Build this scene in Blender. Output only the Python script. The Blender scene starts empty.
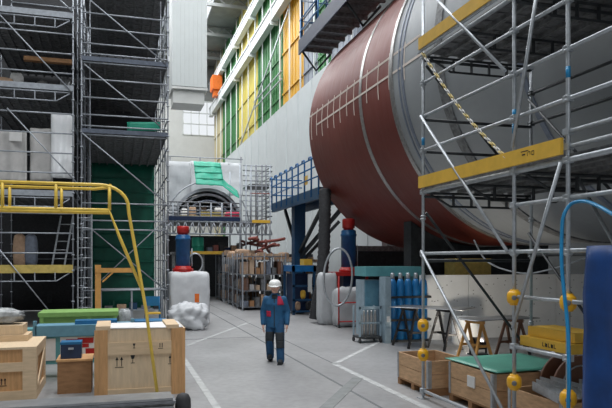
import bpy, math, random
from mathutils import Vector, Matrix, noise
random.seed(7)
S = bpy.context.scene
COL = S.collection
V = Vector
PI = math.pi
# ------------------------------------------------------------------ camera model (world X = across hall, Y = down the hall)
F, CXP, HZ, CH = 640.0, 306.0, 260.0, 2.16
TH = math.atan(189 / F)
c_, s_ = math.cos(TH), math.sin(TH)

def W(px, py, Y):
    "point at photo coordinates px,py and depth Y metres along the lens axis"
    x = (px - CXP) / F * Y
    return V((x * c_ + Y * s_, -x * s_ + Y * c_, CH + (HZ - py) / F * Y))

def G(px, py):
    "floor point"
    return W(px, py, CH * F / (py - HZ))

def U_at(px, v):
    "u of the point with row px in the plane v = const"
    k = (px - 117.0)
    return k * v * c_ / (F / c_ - k * s_)

# ------------------------------------------------------------------ materials
MATS = {}

def mat(name, col, rough=0.6, metal=0.0, var=0.12, scale=6.0, bump=0.0, kind='noise', col2=None, spec=0.4, stretch=None):
    m = bpy.data.materials.new(name)
    m.use_nodes = True
    nt = m.node_tree
    b = nt.nodes['Principled BSDF']
    b.inputs['Roughness'].default_value = rough
    b.inputs['Metallic'].default_value = metal
    b.inputs['Specular IOR Level'].default_value = spec
    tc = nt.nodes.new('ShaderNodeTexCoord')
    mp = nt.nodes.new('ShaderNodeMapping')
    nt.links.new(tc.outputs['Object'], mp.inputs['Vector'])
    if stretch:
        mp.inputs['Scale'].default_value = stretch
    if kind == 'wave':
        t = nt.nodes.new('ShaderNodeTexWave')
        t.inputs['Scale'].default_value = scale
        t.inputs['Distortion'].default_value = 6.0
        t.inputs['Detail'].default_value = 3.0
        t.inputs['Detail Scale'].default_value = 1.2
        fac = t.outputs['Fac']
    else:
        t = nt.nodes.new('ShaderNodeTexNoise')
        t.inputs['Scale'].default_value = scale
        t.inputs['Detail'].default_value = 6.0
        t.inputs['Roughness'].default_value = 0.6
        fac = t.outputs['Fac']
    nt.links.new(mp.outputs['Vector'], t.inputs['Vector'])
    r = nt.nodes.new('ShaderNodeValToRGB')
    d = tuple(max(0, x * (1 - var)) for x in col)
    u = tuple(min(1, x * (1 + var)) for x in col) if col2 is None else col2
    r.color_ramp.elements[0].position = 0.3
    r.color_ramp.elements[1].position = 0.7
    r.color_ramp.elements[0].color = (*d, 1)
    r.color_ramp.elements[1].color = (*u, 1)
    nt.links.new(fac, r.inputs['Fac'])
    nt.links.new(r.outputs['Color'], b.inputs['Base Color'])
    if bump:
        bp = nt.nodes.new('ShaderNodeBump')
        bp.inputs['Strength'].default_value = bump
        bp.inputs['Distance'].default_value = 0.02
        nt.links.new(fac, bp.inputs['Height'])
        nt.links.new(bp.outputs['Normal'], b.inputs['Normal'])
    MATS[name] = m
    return m

mat('galv', (0.42, 0.45, 0.48), 0.42, 0.55, 0.18, 14)
mat('galv_far', (0.36, 0.39, 0.43), 0.5, 0.35, 0.2, 8)
mat('galv_dark', (0.17, 0.18, 0.20), 0.5, 0.3, 0.25, 8)
mat('duct_white', (0.50, 0.53, 0.53), 0.6, 0, 0.03, 1.2)
mat('slate', (0.11, 0.13, 0.17), 0.5, 0.2, 0.2, 6)
mat('deck', (0.17, 0.175, 0.18), 0.6, 0.2, 0.5, 9)
mat('deck_side', (0.20, 0.23, 0.29), 0.5, 0.3, 0.2, 9)
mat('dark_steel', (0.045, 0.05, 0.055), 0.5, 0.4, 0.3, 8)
mat('yellow', (0.72, 0.44, 0.055), 0.45, 0, 0.10, 5)
mat('yellow_rail', (0.86, 0.60, 0.10), 0.4, 0, 0.10, 6)
mat('yellow_ball', (0.80, 0.42, 0.02), 0.35, 0, 0.12, 9)
mat('yellow_deck', (0.55, 0.42, 0.12), 0.6, 0, 0.2, 7)
mat('chain_yellow', (0.75, 0.60, 0.25), 0.5, 0, 0.1, 5)
mat('black', (0.012, 0.012, 0.014), 0.5, 0, 0.3, 8)
mat('rubber', (0.035, 0.036, 0.04), 0.7, 0, 0.3, 12)
mat('pine', (0.66, 0.50, 0.33), 0.7, 0, .10, 3.0, 0, 'noise', None, 0.2, (1.5, 1.5, 9))
mat('ply', (0.68, 0.53, 0.36), 0.7, 0, .10, 3.0, 0, 'noise', None, 0.2, (9, 9, 1.2))
mat('pine_v', (0.56, 0.32, 0.15), 0.7, 0, .18, 3.0, 0, 'noise', None, 0.2, (9, 9, 1.0))
mat('wood_dark', (0.33, 0.18, 0.09), 0.7, 0, .18, 3.0, 0, 'noise', None, 0.2, (2, 2, 7))
mat('wood_brown', (0.17, 0.085, 0.055), 0.6, 0, 0.25, 4)
mat('wood_orange', (0.62, 0.32, 0.09), 0.6, 0, 0.15, 4)
mat('cardboard', (0.50, 0.36, 0.25), 0.8, 0, 0.15, 5)
mat('tan', (0.46, 0.31, 0.21), 0.8, 0, 0.25, 5)
mat('paper', (0.75, 0.75, 0.74), 0.7, 0, 0.06, 8)
mat('white_sheet', (0.60, 0.62, 0.645), 0.45, 0, 0.10, 3, 0.25)
mat('grey_sheet', (0.36, 0.36, 0.36), 0.55, 0, 0.15, 3, 0.25)
mat('pale_sheet', (0.50, 0.52, 0.54), 0.5, 0, 0.10, 2, 0.2)
mat('hung_grey', (0.55, 0.54, 0.53), 0.55, 0, 0.12, 3, 0.25)
mat('hung_white', (0.85, 0.87, 0.89), 0.5, 0, 0.06, 3, 0.25)
mat('crate_wood', (0.56, 0.36, 0.21), 0.7, 0, 0.2, 3.0, 0, 'noise', None, 0.2, (2, 2, 9))
mat('clear_film', (0.30, 0.32, 0.33), 0.25, 0, 0.5, 7, 0.6)
mat('green_tarp', (0.03, 0.36, 0.24), 0.5, 0, 0.15, 3, 0.2)
mat('dark_green', (0.008, 0.13, 0.085), 0.5, 0, 0.25, 2)
mat('sheet_green', (0.10, 0.37, 0.28), 0.4, 0, 0.10, 3)
mat('bin_green', (0.23, 0.42, 0.12), 0.5, 0, 0.12, 4)
mat('teal', (0.11, 0.33, 0.36), 0.5, 0, 0.15, 4)
mat('bench_blue', (0.13, 0.30, 0.40), 0.5, 0.1, 0.15, 5)
mat('lid_blue', (0.01, 0.14, 0.32), 0.4, 0, 0.15, 5)
mat('navy', (0.012, 0.028, 0.075), 0.4, 0, 0.2, 6)
mat('blue', (0.015, 0.10, 0.26), 0.35, 0, 0.2, 5)
mat('steel_blue', (0.010, 0.050, 0.115), 0.45, 0, 0.2, 5)
mat('rail_blue', (0.010, 0.13, 0.35), 0.4, 0, 0.15, 5)
mat('bottle_blue', (0.015, 0.16, 0.40), 0.35, 0, 0.15, 5)
mat('pale_blue', (0.30, 0.40, 0.47), 0.45, 0.2, 0.15, 5)
mat('hose_blue', (0.015, 0.22, 0.45), 0.3, 0, 0.1, 8)
mat('curtain_blue', (0.009, 0.052, 0.20), 0.45, 0, 0.3, 2.5, 0.3)
mat('red', (0.45, 0.02, 0.018), 0.4, 0, 0.12, 6)
mat('dull_red', (0.30, 0.10, 0.085), 0.6, 0, 0.25, 6)
mat('orange', (0.75, 0.16, 0.02), 0.5, 0, 0.1, 5)
mat('weld', (0.40, 0.39, 0.38), 0.3, 0.7, 0.25, 12)
mat('chalk', (0.68, 0.60, 0.54), 0.7, 0, 0.1, 9)
mat('white_paint', (0.62, 0.65, 0.65), 0.6, 0, 0.05, 2)
mat('white_panel', (0.60, 0.64, 0.65), 0.55, 0, 0.04, 1.2)
mat('beige_wall', (0.50, 0.51, 0.50), 0.7, 0, 0.06, 1)
mat('concrete_dark', (0.17, 0.18, 0.18), 0.8, 0, 0.15, 1)
mat('wall_green', (0.035, 0.185, 0.05), 0.5, 0, 0.10, 0.6)
mat('wall_yellow', (0.62, 0.53, 0.13), 0.5, 0, 0.08, 0.6)
mat('wall_orange', (0.68, 0.38, 0.035), 0.5, 0, 0.08, 0.6)
mat('wall_slate', (0.28, 0.31, 0.36), 0.5, 0, 0.08, 0.6)
mat('wall_tan', (0.60, 0.53, 0.33), 0.5, 0, 0.08, 0.6)
mat('line_paint', (0.40, 0.41, 0.41), 0.7, 0, 0.25, 5)
mat('joint', (0.14, 0.15, 0.155), 0.8, 0, 0.2, 5)
mat('repair', (0.19, 0.20, 0.20), 0.7, 0, 0.2, 5)
mat('skin', (0.70, 0.42, 0.33), 0.5, 0, 0.06, 10)
mat('hair', (0.22, 0.20, 0.19), 0.7, 0, 0.2, 20)
mat('eye', (0.02, 0.02, 0.02), 0.2, 0, 0.1, 5)
mat('jacket', (0.02, 0.105, 0.23), 0.75, 0, 0.15, 10, 0.2)
mat('trousers', (0.017, 0.075, 0.17), 0.8, 0, 0.18, 10, 0.2)
mat('cloth_dark', (0.025, 0.03, 0.035), 0.8, 0, 0.2, 10)
mat('cloth_red', (0.48, 0.025, 0.07), 0.7, 0, 0.1, 10)
mat('helmet', (0.82, 0.83, 0.82), 0.35, 0, 0.03, 5)
mat('foam', (0.80, 0.82, 0.83), 0.6, 0, 0.05, 3)
mat('sheet_metal', (0.27, 0.28, 0.29), 0.35, 0.6, 0.2, 4)

# concrete floor
def floor_mat():
    m = mat('floor', (0.285, 0.285, 0.29), 0.42, 0, 0.15, 0.6)
    nt = m.node_tree
    b = nt.nodes['Principled BSDF']
    n2 = nt.nodes.new('ShaderNodeTexNoise'); n2.inputs['Scale'].default_value = 9; n2.inputs['Detail'].default_value = 8
    tc = [n for n in nt.nodes if n.type == 'TEX_COORD'][0]
    nt.links.new(tc.outputs['Object'], n2.inputs['Vector'])
    mx = nt.nodes.new('ShaderNodeMix'); mx.data_type = 'RGBA'; mx.blend_type = 'MULTIPLY'
    mx.inputs[0].default_value = 1
    rp = nt.nodes.new('ShaderNodeValToRGB')
    rp.color_ramp.elements[0].position = .3; rp.color_ramp.elements[0].color = (.82, .82, .82, 1)
    rp.color_ramp.elements[1].position = .62; rp.color_ramp.elements[1].color = (1, 1, 1, 1)
    nt.links.new(n2.outputs['Fac'], rp.inputs['Fac'])
    old = [l for l in nt.links if l.to_socket == b.inputs['Base Color']][0].from_socket
    nt.links.new(old, mx.inputs[6]); nt.links.new(rp.outputs['Color'], mx.inputs[7])
    nt.links.new(mx.outputs[2], b.inputs['Base Color'])
floor_mat()

# the shell's primer paint: mottled, with pale rub marks running round the drum
def shell_mat(name, col, col2, rough):
    m = mat(name, col, rough, 0.05, 0.1, 0.5, 0.0, 'noise', col2, 0.4, (1, 0.5, 1))
    nt = m.node_tree; b = nt.nodes['Principled BSDF']
    n2 = nt.nodes.new('ShaderNodeTexNoise'); n2.inputs['Scale'].default_value = 5; n2.inputs['Detail'].default_value = 6
    mp = nt.nodes.new('ShaderNodeMapping'); mp.inputs['Scale'].default_value = (0.35, 1.6, 0.35)
    tc = [n for n in nt.nodes if n.type == 'TEX_COORD'][0]
    nt.links.new(tc.outputs['Object'], mp.inputs['Vector']); nt.links.new(mp.outputs['Vector'], n2.inputs['Vector'])
    r2 = nt.nodes.new('ShaderNodeMapRange'); r2.inputs['To Min'].default_value = rough - .1; r2.inputs['To Max'].default_value = rough + .15
    nt.links.new(n2.outputs['Fac'], r2.inputs['Value']); nt.links.new(r2.outputs['Result'], b.inputs['Roughness'])
shell_mat('shell_red', (0.150, 0.026, 0.018), (0.195, 0.040, 0.028), 0.45)
shell_mat('shell_grey', (0.27, 0.29, 0.31), (0.35, 0.37, 0.385), 0.5)

# ------------------------------------------------------------------ mesh builder
class MB:
    def __init__(self):
        self.v, self.f, self.s = [], [], []

    def add(self, vs, fs, smooth=False):
        o = len(self.v)
        self.v += [V(p) for p in vs]
        self.f += [tuple(i + o for i in f) for f in fs]
        self.s += [smooth] * len(fs)
        return self

    def box(self, x0, x1, y0, y1, z0, z1):
        x0, x1 = sorted((x0, x1)); y0, y1 = sorted((y0, y1)); z0, z1 = sorted((z0, z1))
        return self.add([(x0, y0, z0), (x1, y0, z0), (x1, y1, z0), (x0, y1, z0), (x0, y0, z1), (x1, y0, z1), (x1, y1, z1), (x0, y1, z1)],
                        [(0, 3, 2, 1), (4, 5, 6, 7), (0, 1, 5, 4), (1, 2, 6, 5), (2, 3, 7, 6), (3, 0, 4, 7)])

    def bar(self, p, q, w, h, up=(0, 0, 1)):
        p, q = V(p), V(q)
        d = (q - p).normalized()
        a = d.cross(V(up))
        if a.length < 1e-4:
            a = d.cross(V((1, 0, 0)))
        a.normalize()
        b = a.cross(d).normalized()
        a *= w / 2; b *= h / 2
        vs = [p - a - b, p + a - b, p + a + b, p - a + b, q - a - b, q + a - b, q + a + b, q - a + b]
        return self.add(vs, [(0, 1, 2, 3), (7, 6, 5, 4), (0, 4, 5, 1), (1, 5, 6, 2), (2, 6, 7, 3), (3, 7, 4, 0)])

    def path(self, pts, r, n=8, closed=False):
        pts = [V(p) for p in pts]
        N = len(pts)
        rs = r if isinstance(r, (list, tuple)) else [r] * N
        tang = []
        for i in range(N):
            if closed:
                t = pts[(i + 1) % N] - pts[i - 1]
            else:
                t = pts[min(i + 1, N - 1)] - pts[max(i - 1, 0)]
            tang.append(t.normalized())
        a = tang[0].orthogonal().normalized()
        vs = []
        for i in range(N):
            t = tang[i]
            a = (a - t * a.dot(t)).normalized()
            b = t.cross(a)
            for k in range(n):
                an = 2 * PI * k / n
                vs.append(pts[i] + (a * math.cos(an) + b * math.sin(an)) * rs[i])
        fs = []
        for i in range(N if closed else N - 1):
            j = (i + 1) % N
            for k in range(n):
                l = (k + 1) % n
                fs.append((i * n + k, i * n + l, j * n + l, j * n + k))
        self.add(vs, fs, True)
        if not closed:
            o = len(self.v) - len(vs)
            self.f += [tuple(o + k for k in reversed(range(n))), tuple(o + (N - 1) * n + k for k in range(n))]
            self.s += [False, False]
        return self

    def tube(self, p, q, r, n=8):
        return self.path([p, q], r, n)

    def lathe(self, base, axis, prof, n=24):
        base, axis = V(base), V(axis).normalized()
        a = axis.orthogonal().normalized(); b = axis.cross(a)
        vs = []
        for r, h in prof:
            for k in range(n):
                an = 2 * PI * k / n
                vs.append(base + axis * h + (a * math.cos(an) + b * math.sin(an)) * r)
        fs = []
        for i in range(len(prof) - 1):
            for k in range(n):
                l = (k + 1) % n
                fs.append((i * n + k, i * n + l, (i + 1) * n + l, (i + 1) * n + k))
        self.add(vs, fs, True)
        o = len(self.v) - len(vs)
        self.f += [tuple(o + k for k in reversed(range(n))), tuple(o + (len(prof) - 1) * n + k for k in range(n))]
        self.s += [False, False]
        return self

    def prism(self, poly, ext):
        "closed polygon (3D points) extruded by the vector ext"
        n = len(poly); ext = V(ext)
        vs = [V(p) for p in poly] + [V(p) + ext for p in poly]
        fs = [tuple(range(n)), tuple(reversed(range(n, 2 * n)))] + [(i, i + n, (i + 1) % n + n, (i + 1) % n) for i in range(n)]
        return self.add(vs, fs)

    def cloth(self, p00, p10, p01, nu, nv, amp, seed=0, thick=0.012, freq=1.6, fold=None, smooth=True):
        "sheet with two faces; p00 corner, p10 along, p01 up"
        p00, p10, p01 = V(p00), V(p10), V(p01)
        du, dv = p10 - p00, p01 - p00
        nr = du.cross(dv).normalized()
        vs = []
        for side in (0, 1):
            for j in range(nv + 1):
                for i in range(nu + 1):
                    p = p00 + du * (i / nu) + dv * (j / nv)
                    q = noise.noise(p * freq + V((seed * 3.1, seed, 7))) + .5 * noise.noise(p * freq * 2.7 + V((seed, 2, 5)))
                    d = amp * q
                    if fold:
                        d += fold[0] * math.sin(i / nu * fold[1] * 2 * PI + 2 * noise.noise(p * .8))
                    vs.append(p + nr * (d + side * thick))
        w = nu + 1; M = w * (nv + 1)
        fs = []
        for j in range(nv):
            for i in range(nu):
                a = j * w + i
                fs.append((a + w, a + w + 1, a + 1, a))
                fs.append((M + a, M + a + 1, M + a + w + 1, M + a + w))
        for i in range(nu):
            fs.append((i, i + 1, M + i + 1, M + i)); a = nv * w + i; fs.append((a + 1, a, M + a, M + a + 1))
        for j in range(nv):
            a = j * w; fs.append((a + w, a, M + a, M + a + w)); a = j * w + nu; fs.append((a, a + w, M + a + w, M + a))
        return self.add(vs, fs, smooth)

    def lump(self, c, size, n=10, amp=0.05, seed=0, p=4.0, freq=3.0, flat=True):
        "soft rounded box (wrapped or stuffed thing) standing with its base at c"
        c = V(c); sx, sy, sz = size
        vs, fs = [], []
        nu, nv = n * 4, n * 2
        for j in range(nv + 1):
            la = -PI / 2 + PI * j / nv
            for i in range(nu):
                lo = 2 * PI * i / nu
                d = V((math.cos(la) * math.cos(lo), math.cos(la) * math.sin(lo), math.sin(la)))
                k = (abs(d.x) ** p + abs(d.y) ** p + abs(d.z) ** p) ** (-1 / p)
                q = d * k
                h = 1 + amp * (noise.noise(d * freq + V((seed, seed * 2, 3))) + .6 * noise.noise(d * freq * 2.7 + V((seed, 1, 9))))
                z = q.z * h
                if flat:
                    z = max(z, -1)
                vs.append(c + V((q.x * h * sx / 2, q.y * h * sy / 2, (z + 1) * sz / 2)))
        for j in range(nv):
            for i in range(nu):
                l = (i + 1) % nu
                fs.append((j * nu + i, j * nu + l, (j + 1) * nu + l, (j + 1) * nu + i))
        return self.add(vs, fs, True)

    def xf(self, M):
        self.v = [M @ p for p in self.v]
        return self

    def mesh(self, name, m, off):
        me = bpy.data.meshes.new(name)
        me.from_pydata([tuple(p - off) for p in self.v], [], self.f)
        me.polygons.foreach_set('use_smooth', self.s)
        me.materials.append(MATS[m])
        me.update()
        return me

    def build(self, name, m, parent=None, loc=None):
        if parent is not None:
            off = wloc(parent)
        elif loc is not None:
            off = V(loc)
        else:
            xs = [p.x for p in self.v]; ys = [p.y for p in self.v]; zs = [p.z for p in self.v]
            off = V(((min(xs) + max(xs)) / 2, (min(ys) + max(ys)) / 2, min(zs)))
        o = bpy.data.objects.new(name, self.mesh(name, m, off))
        COL.objects.link(o)
        if parent is not None:
            o.parent = parent
        else:
            o.location = off
        return o

def wloc(o):
    p = V((0, 0, 0))
    while o is not None:
        p += o.location; o = o.parent
    return p

def tag(o, label, cat, group=None, kind=None):
    o['label'] = label; o['category'] = cat
    if group: o['group'] = group
    if kind: o['kind'] = kind
    return o

def thing(name, label, cat, loc, group=None):
    o = bpy.data.objects.new(name, None)
    COL.objects.link(o)
    o.location = V(loc); o.empty_display_size = 0.1
    return tag(o, label, cat, group)

def struct(name, mb, m, parent=None):
    o = mb.build(name, m, parent)
    if parent is None:
        o['kind'] = 'structure'
    return o

# ------------------------------------------------------------------ camera, view
cam = bpy.data.cameras.new('camera'); co = bpy.data.objects.new('camera', cam); COL.objects.link(co)
cam.sensor_width = 36; cam.lens = 36 * F / 612; cam.shift_y = 56 / 612
cam.clip_start = 0.1; cam.clip_end = 400
co.location = (0, 0, CH); co.rotation_euler = (PI / 2, 0, -TH)
S.camera = co
S.view_settings.view_transform = 'Standard'; S.view_settings.look = 'None'
S.view_settings.exposure = 0.0; S.view_settings.gamma = 1.0
try: S.view_settings.use_curve_mapping = False
except Exception: pass

# ------------------------------------------------------------------ light: overcast daylight through roof lights and the open hall end behind
w = bpy.data.worlds.new('world'); S.world = w; w.use_nodes = True
bg = w.node_tree.nodes['Background']
bg.inputs['Color'].default_value = (0.92, 0.96, 1.0, 1); bg.inputs['Strength'].default_value = 1.15

def area(name, loc, sx, sy, power, rot=(0, 0, 0), col=(0.97, 0.985, 1.0)):
    l = bpy.data.lights.new(name, 'AREA'); l.shape = 'RECTANGLE'; l.size = sx; l.size_y = sy; l.energy = power; l.color = col
    o = bpy.data.objects.new(name, l); COL.objects.link(o); o.location = loc; o.rotation_euler = rot
    return o
ROOF = 27.0
for k, (u0, pw) in enumerate(((-6.5, 4600), (0.5, 9500), (7.5, 9000))):
    area('roof_light', (u0, 36, ROOF - .3), 3.0, 84, pw)

# ------------------------------------------------------------------ hall shell
VE = 82.0
struct('floor', MB().box(-16, 20, -9, VE + 1, -0.3, 0), 'floor')
roof = MB()
edges = [-16, -8, -5, -1, 2, 6, 9, 20]
for i in range(0, len(edges) - 1, 2):
    roof.box(edges[i], edges[i + 1], -9, VE + 1, ROOF, ROOF + .3)
struct('ceiling', roof, 'concrete_dark')
tr = MB()
for v in range(4, 82, 8):
    tr.bar((-16, v, ROOF - .9), (20, v, ROOF - .9), .25, .3)
    tr.bar((-16, v, ROOF - .1), (20, v, ROOF - .1), .25, .2)
    for k in range(18):
        u0 = -16 + 2 * k
        tr.bar((u0, v, ROOF - .9), (u0 + 1, v, ROOF - .1), .12, .12)
        tr.bar((u0 + 1, v, ROOF - .1), (u0 + 2, v, ROOF - .9), .12, .12)
struct('trim_1', tr, 'concrete_dark')
struct('wall_near', MB().box(-16, -5, -9.3, -9, 0, ROOF).box(7, 20, -9.3, -9, 0, ROOF).box(-5, 7, -9.3, -9, 10, ROOF), 'concrete_dark')
struct('wall_left', MB().box(-16.3, -16, -9, VE + 1, 0, ROOF), 'concrete_dark')
struct('wall_right', MB().box(17.5, 17.8, -9, 31.3, 0, ROOF).box(12.3, 17.5, 31, 31.3, 0, ROOF), 'concrete_dark')

# far end wall: grey lower band, window, dark upper part
struct('wall_far', MB().box(-16, 13, VE, VE + .3, 0, 18.0).box(-16, 8.0, VE, VE + .3, 18, 22.4).box(12.0, 13, VE, VE + .3, 18, 22.4), 'beige_wall')
struct('wall_far_upper', MB().box(-16, 13, VE, VE + .3, 22.4, ROOF), 'concrete_dark')
wf = MB()
for k in range(5):
    wf.box(8.0 + k, 8.08 + k, VE - .1, VE + .2, 18.0, 22.4)
for z in (18.0, 19.4, 20.8, 22.3):
    wf.box(8.0, 12.0, VE - .1, VE + .2, z, z + .1)
wo = struct('window_1', wf, 'white_paint')
gl = bpy.data.materials.new('glass'); gl.use_nodes = True
gb = gl.node_tree.nodes['Principled BSDF']; gb.inputs['Transmission Weight'].default_value = 1; gb.inputs['Roughness'].default_value = .05; gb.inputs['IOR'].default_value = 1.02
MATS['glass'] = gl
MB().box(8.0, 12.0, VE + .1, VE + .12, 18, 22.4).build('glazing', 'glass', wo)

# coloured cladding of the right hall wall, one bay after another
bays = [(75.2, 82.0, 'wall_tan'), (64.9, 75.2, 'wall_green'), (55.7, 64.9, 'wall_yellow'), (46.7, 55.7, 'wall_green'),
        (41.1, 46.7, 'wall_orange'), (38.0, 41.1, 'wall_slate'), (35.4, 38.0, 'wall_green'), (31.3, 35.4, 'wall_slate')]
for i, (a, b, m) in enumerate(bays):
    p = MB().box(12.0, 12.3, a, b, 0, ROOF)
    k = a + .25
    while k < b:                                # standing seams of the cladding
        p.box(11.96, 12.0, k, k + .06, 0, ROOF); k += .9
    for z in (8.5, 11.5, 14.5, 17.5):
        p.box(11.9, 12.0, a + .1, b - .1, z, z + .12)
    struct('wall_right_cladding' if i == 0 else 'wall_right_cladding.%03d' % i, p, m)
    q = MB()
    n = max(1, int(round((b - a) / 3.4)))
    for j in range(n):
        vv = a + (b - a) * j / n
        q.tube((11.75, vv, 0), (11.75, vv, ROOF), .06, 6)
    struct('trim_%d' % (i + 10), q, 'white_paint')
# two crane runway beams
for i, (z, h) in enumerate(((20.4, 1.15), (23.7, 1.0))):
    b = MB().box(11.25, 11.75, 31, 82, z, z + .18).box(11.25, 11.75, 31, 82, z + h - .16, z + h).box(11.32, 11.6, 31, 82, z + .1, z + h - .1)
    for k in range(7):
        b.box(11.22, 11.8, 31.5 + 8 * k, 31.7 + 8 * k, z - .3, z + h)
    struct('trim_%d' % (30 + i), b, 'white_paint')
lad = MB()                                      # sloping pipe and ladder runs fixed on the cladding
lad.bar((11.7, 75, 9.2), (11.7, 44, 20.0), .08, .16)
for z in (15.6, 16.2):
    lad.bar((11.7, 56, z), (11.7, 46, z), .08, .1)
struct('trim_33', lad, 'galv')

struct('trim_34', MB().box(10.6, 11.7, 74, 76, 22.0, 23.6).box(10.8, 11.6, 74.4, 75.6, 21.3, 22.0), 'orange')
# white partition in front of the cladding
wp = MB().box(10.5, 10.75, 24.5, 64.0, 0, 12.35)
for k in range(14):
    wp.box(10.46, 10.5, 26 + 2.8 * k, 26.05 + 2.8 * k, 0, 12.35)
struct('wall_partition', wp, 'white_panel')

# painted lines, joints and repair strip of the floor (thin layers on the slab)
def strip(name, a, b, wd, m, h=0.004):
    struct(name, MB().bar((a[0], a[1], h / 2), (b[0], b[1], h / 2), wd, h), m)
strip('trim_40', (4.33, 12.6), (4.33, 4.0), .13, 'line_paint')
strip('trim_41', (4.30, 12.55), (G(381, 341).x, G(381, 341).y), .12, 'line_paint')
strip('trim_42', (1.40, 19.0), (1.40, 5.0), .11, 'line_paint')
strip('trim_43', (3.70, 45.0), (3.70, 3.0), .045, 'joint')
strip('trim_44', (4.33, 45.0), (4.33, 12.7), .03, 'joint')
strip('trim_45', (G(358, 378).x, G(358, 378).y), (G(322, 412).x, G(322, 412).y), .20, 'repair', .006)
strip('trim_46', (-6, 17.6), (4.3, 17.6), .03, 'joint')
strip('trim_47', (G(250, 322).x, G(250, 322).y), (G(186, 346).x, G(186, 346).y), .10, 'line_paint')

# white hoist shaft hanging from the roof
du = thing('suspended_duct', 'white ribbed rectangular shaft hanging from the roof beside the left scaffold', 'duct', W(190, 94, 45))
x0, x1 = U_at(172, 43.5), U_at(207, 43.5)
zb = W(190, 94, 45).z
d = MB().box(x0, x1, 43.5, 46.0, zb, ROOF - .002)
k = x0
while k < x1:
    d.box(k, k + .07, 43.45, 43.5, zb, ROOF - .002); k += .28
d.build('shaft', 'duct_white', du)
MB().box(x0 + .1, x1 - .15, 43.7, 45.8, zb - 1.1, zb).box(x0 - .02, x1 + .03, 43.45, 46.05, zb - .2, zb - .05).build('collar', 'beige_wall', du)

# ------------------------------------------------------------------ the great drum
UC, ZC, R = 10.83, 6.83, 4.25
V0, V1, V2, V3, VEND = 4.5, 14.68, 16.88, 12.3, 22.0
drum = thing('machine_drum', 'huge horizontal steel drum, red brown at its far end and grey nearer', 'drum', (UC, 16, ZC - R))

def ringsec(mb, va, vb, ra, rb, n=144, inner=None):
    prof = [(ra, va), (rb, vb)]
    vs, fs = [], []
    for r, v in prof:
        for k in range(n):
            an = 2 * PI * k / n
            vs.append((UC + r * math.cos(an), v, ZC + r * math.sin(an)))
    for k in range(n):
        l = (k + 1) % n
        fs.append((k, n + k, n + l, l))
    return mb.add(vs, fs, True)

def hoop(mb, va, vb, r, h, n=144):
    "raised band on the drum"
    ringsec(mb, va, va + .001, r - .02, r + h, n)
    ringsec(mb, va, vb, r + h, r + h, n)
    return ringsec(mb, vb, vb + .001, r + h, r - .02, n)

def cap(mb, v, r, n=144):
    return mb.add([(UC + r * math.cos(2 * PI * k / n), v, ZC + r * math.sin(2 * PI * k / n)) for k in range(n)], [tuple(range(n))])
red1 = MB(); ringsec(red1, V2, VEND - .12, R, R); ringsec(red1, VEND - .12, VEND, R, R - .12); cap(red1, VEND, R - .12)
red1.build('end_ring', 'shell_red', drum)
red2 = MB(); ringsec(red2, V1 + .16, V2, R, R); red2.build('middle_ring', 'shell_red', drum)
gry = MB(); ringsec(gry, V3, V1 + .16, R, R); ringsec(gry, V0, V3, R, R); cap(gry, V0, R); gry.build('grey_shell', 'shell_grey', drum)
b1 = MB(); hoop(b1, V2 - .10, V2 + .10, R, .012); b1.build('weld_band', 'weld', drum)
b2 = MB(); hoop(b2, V1 - .03, V1 + .14, R, .04); b2.build('weld_band', 'weld', drum)
b3 = MB(); hoop(b3, V1 - .62, V1 - .52, R, .02); hoop(b3, V1 - .40, V1 - .34, R, .02); b3.build('seam', 'deck_side', drum)
b4 = MB(); hoop(b4, V3 - .16, V3 + .14, R, .035); b4.build('flange', 'deck', drum)
b5 = MB(); hoop(b5, 9.6, 9.72, R, .03); hoop(b5, 7.2, 7.3, R, .03); b5.build('flange', 'deck_side', drum)

def on_drum(z, v, off=.006, low=True):
    zz = z - ZC
    return V((UC - math.sqrt(max(0, (R + off) ** 2 - zz * zz)), v, z))

def drum_z(px, py):
    "height on the left flank of the drum of the line of sight through px,py, and its v"
    lo = None
    y = 10.0
    while y < 40:
        p = W(px, py, y)
        if (p.x - UC) ** 2 + (p.z - ZC) ** 2 <= R * R:
            return p.z, p.y
        y += .01
    return None
ch = MB()                                        # chalked survey marks: two long lines and the ticks along them
z1, va = drum_z(333, 100); z2, vb = drum_z(352, 101)
def dline(z, a, b, wd):
    ch.bar(on_drum(z, a), on_drum(z, b), .012, wd)
dline(z1, VEND - .1, 13.2, .055)
dline(z2 , VEND - 1.0, 12.9, .055)
for i, vv in enumerate((21.6, 21.0, 20.4, 19.8, 19.2, 18.6, 18.0, 17.4, 16.4, 15.6, 14.9, 14.0)):
    h = .9 + .25 * random.random()
    pts = [on_drum(z1 + .12 - h * k / 6, vv) for k in range(7)]
    for a, b in zip(pts, pts[1:]):
        ch.bar(a, b, .035, .012)
ch.build('chalk_marks', 'chalk', drum)

def smooth_path(P, n=8):
    out = []
    for i in range(len(P) - 1):
        p0 = P[max(i - 1, 0)]; p1 = P[i]; p2 = P[i + 1]; p3 = P[min(i + 2, len(P) - 1)]
        for k in range(n):
            t = k / n
            out.append(.5 * ((2 * p1) + (p2 - p0) * t + (2 * p0 - 5 * p1 + 4 * p2 - p3) * t * t + (3 * p1 - p0 - 3 * p2 + p3) * t ** 3))
    out.append(P[-1]); return out

# ------------------------------------------------------------------ generic scaffold pieces
def standards(root, pts, z0, z1, r=.024, m='galv_far', step=.5, n=6, ros=True):
    for (x, y) in pts:
        b = MB().tube((x, y, z0), (x, y, z1), r, n)
        b.box(x - .07, x + .07, y - .07, y + .07, z0 - .04 if z0 > .05 else 0, z0 + .01)
        if ros:
            z = z0 + .3
            while z < z1:
                b.lathe((x, y, z), (0, 0, 1), [(.03, 0), (.055, .01), (.055, .03), (.03, .05)], 8); z += step
        b.build('post', m, root)

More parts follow.
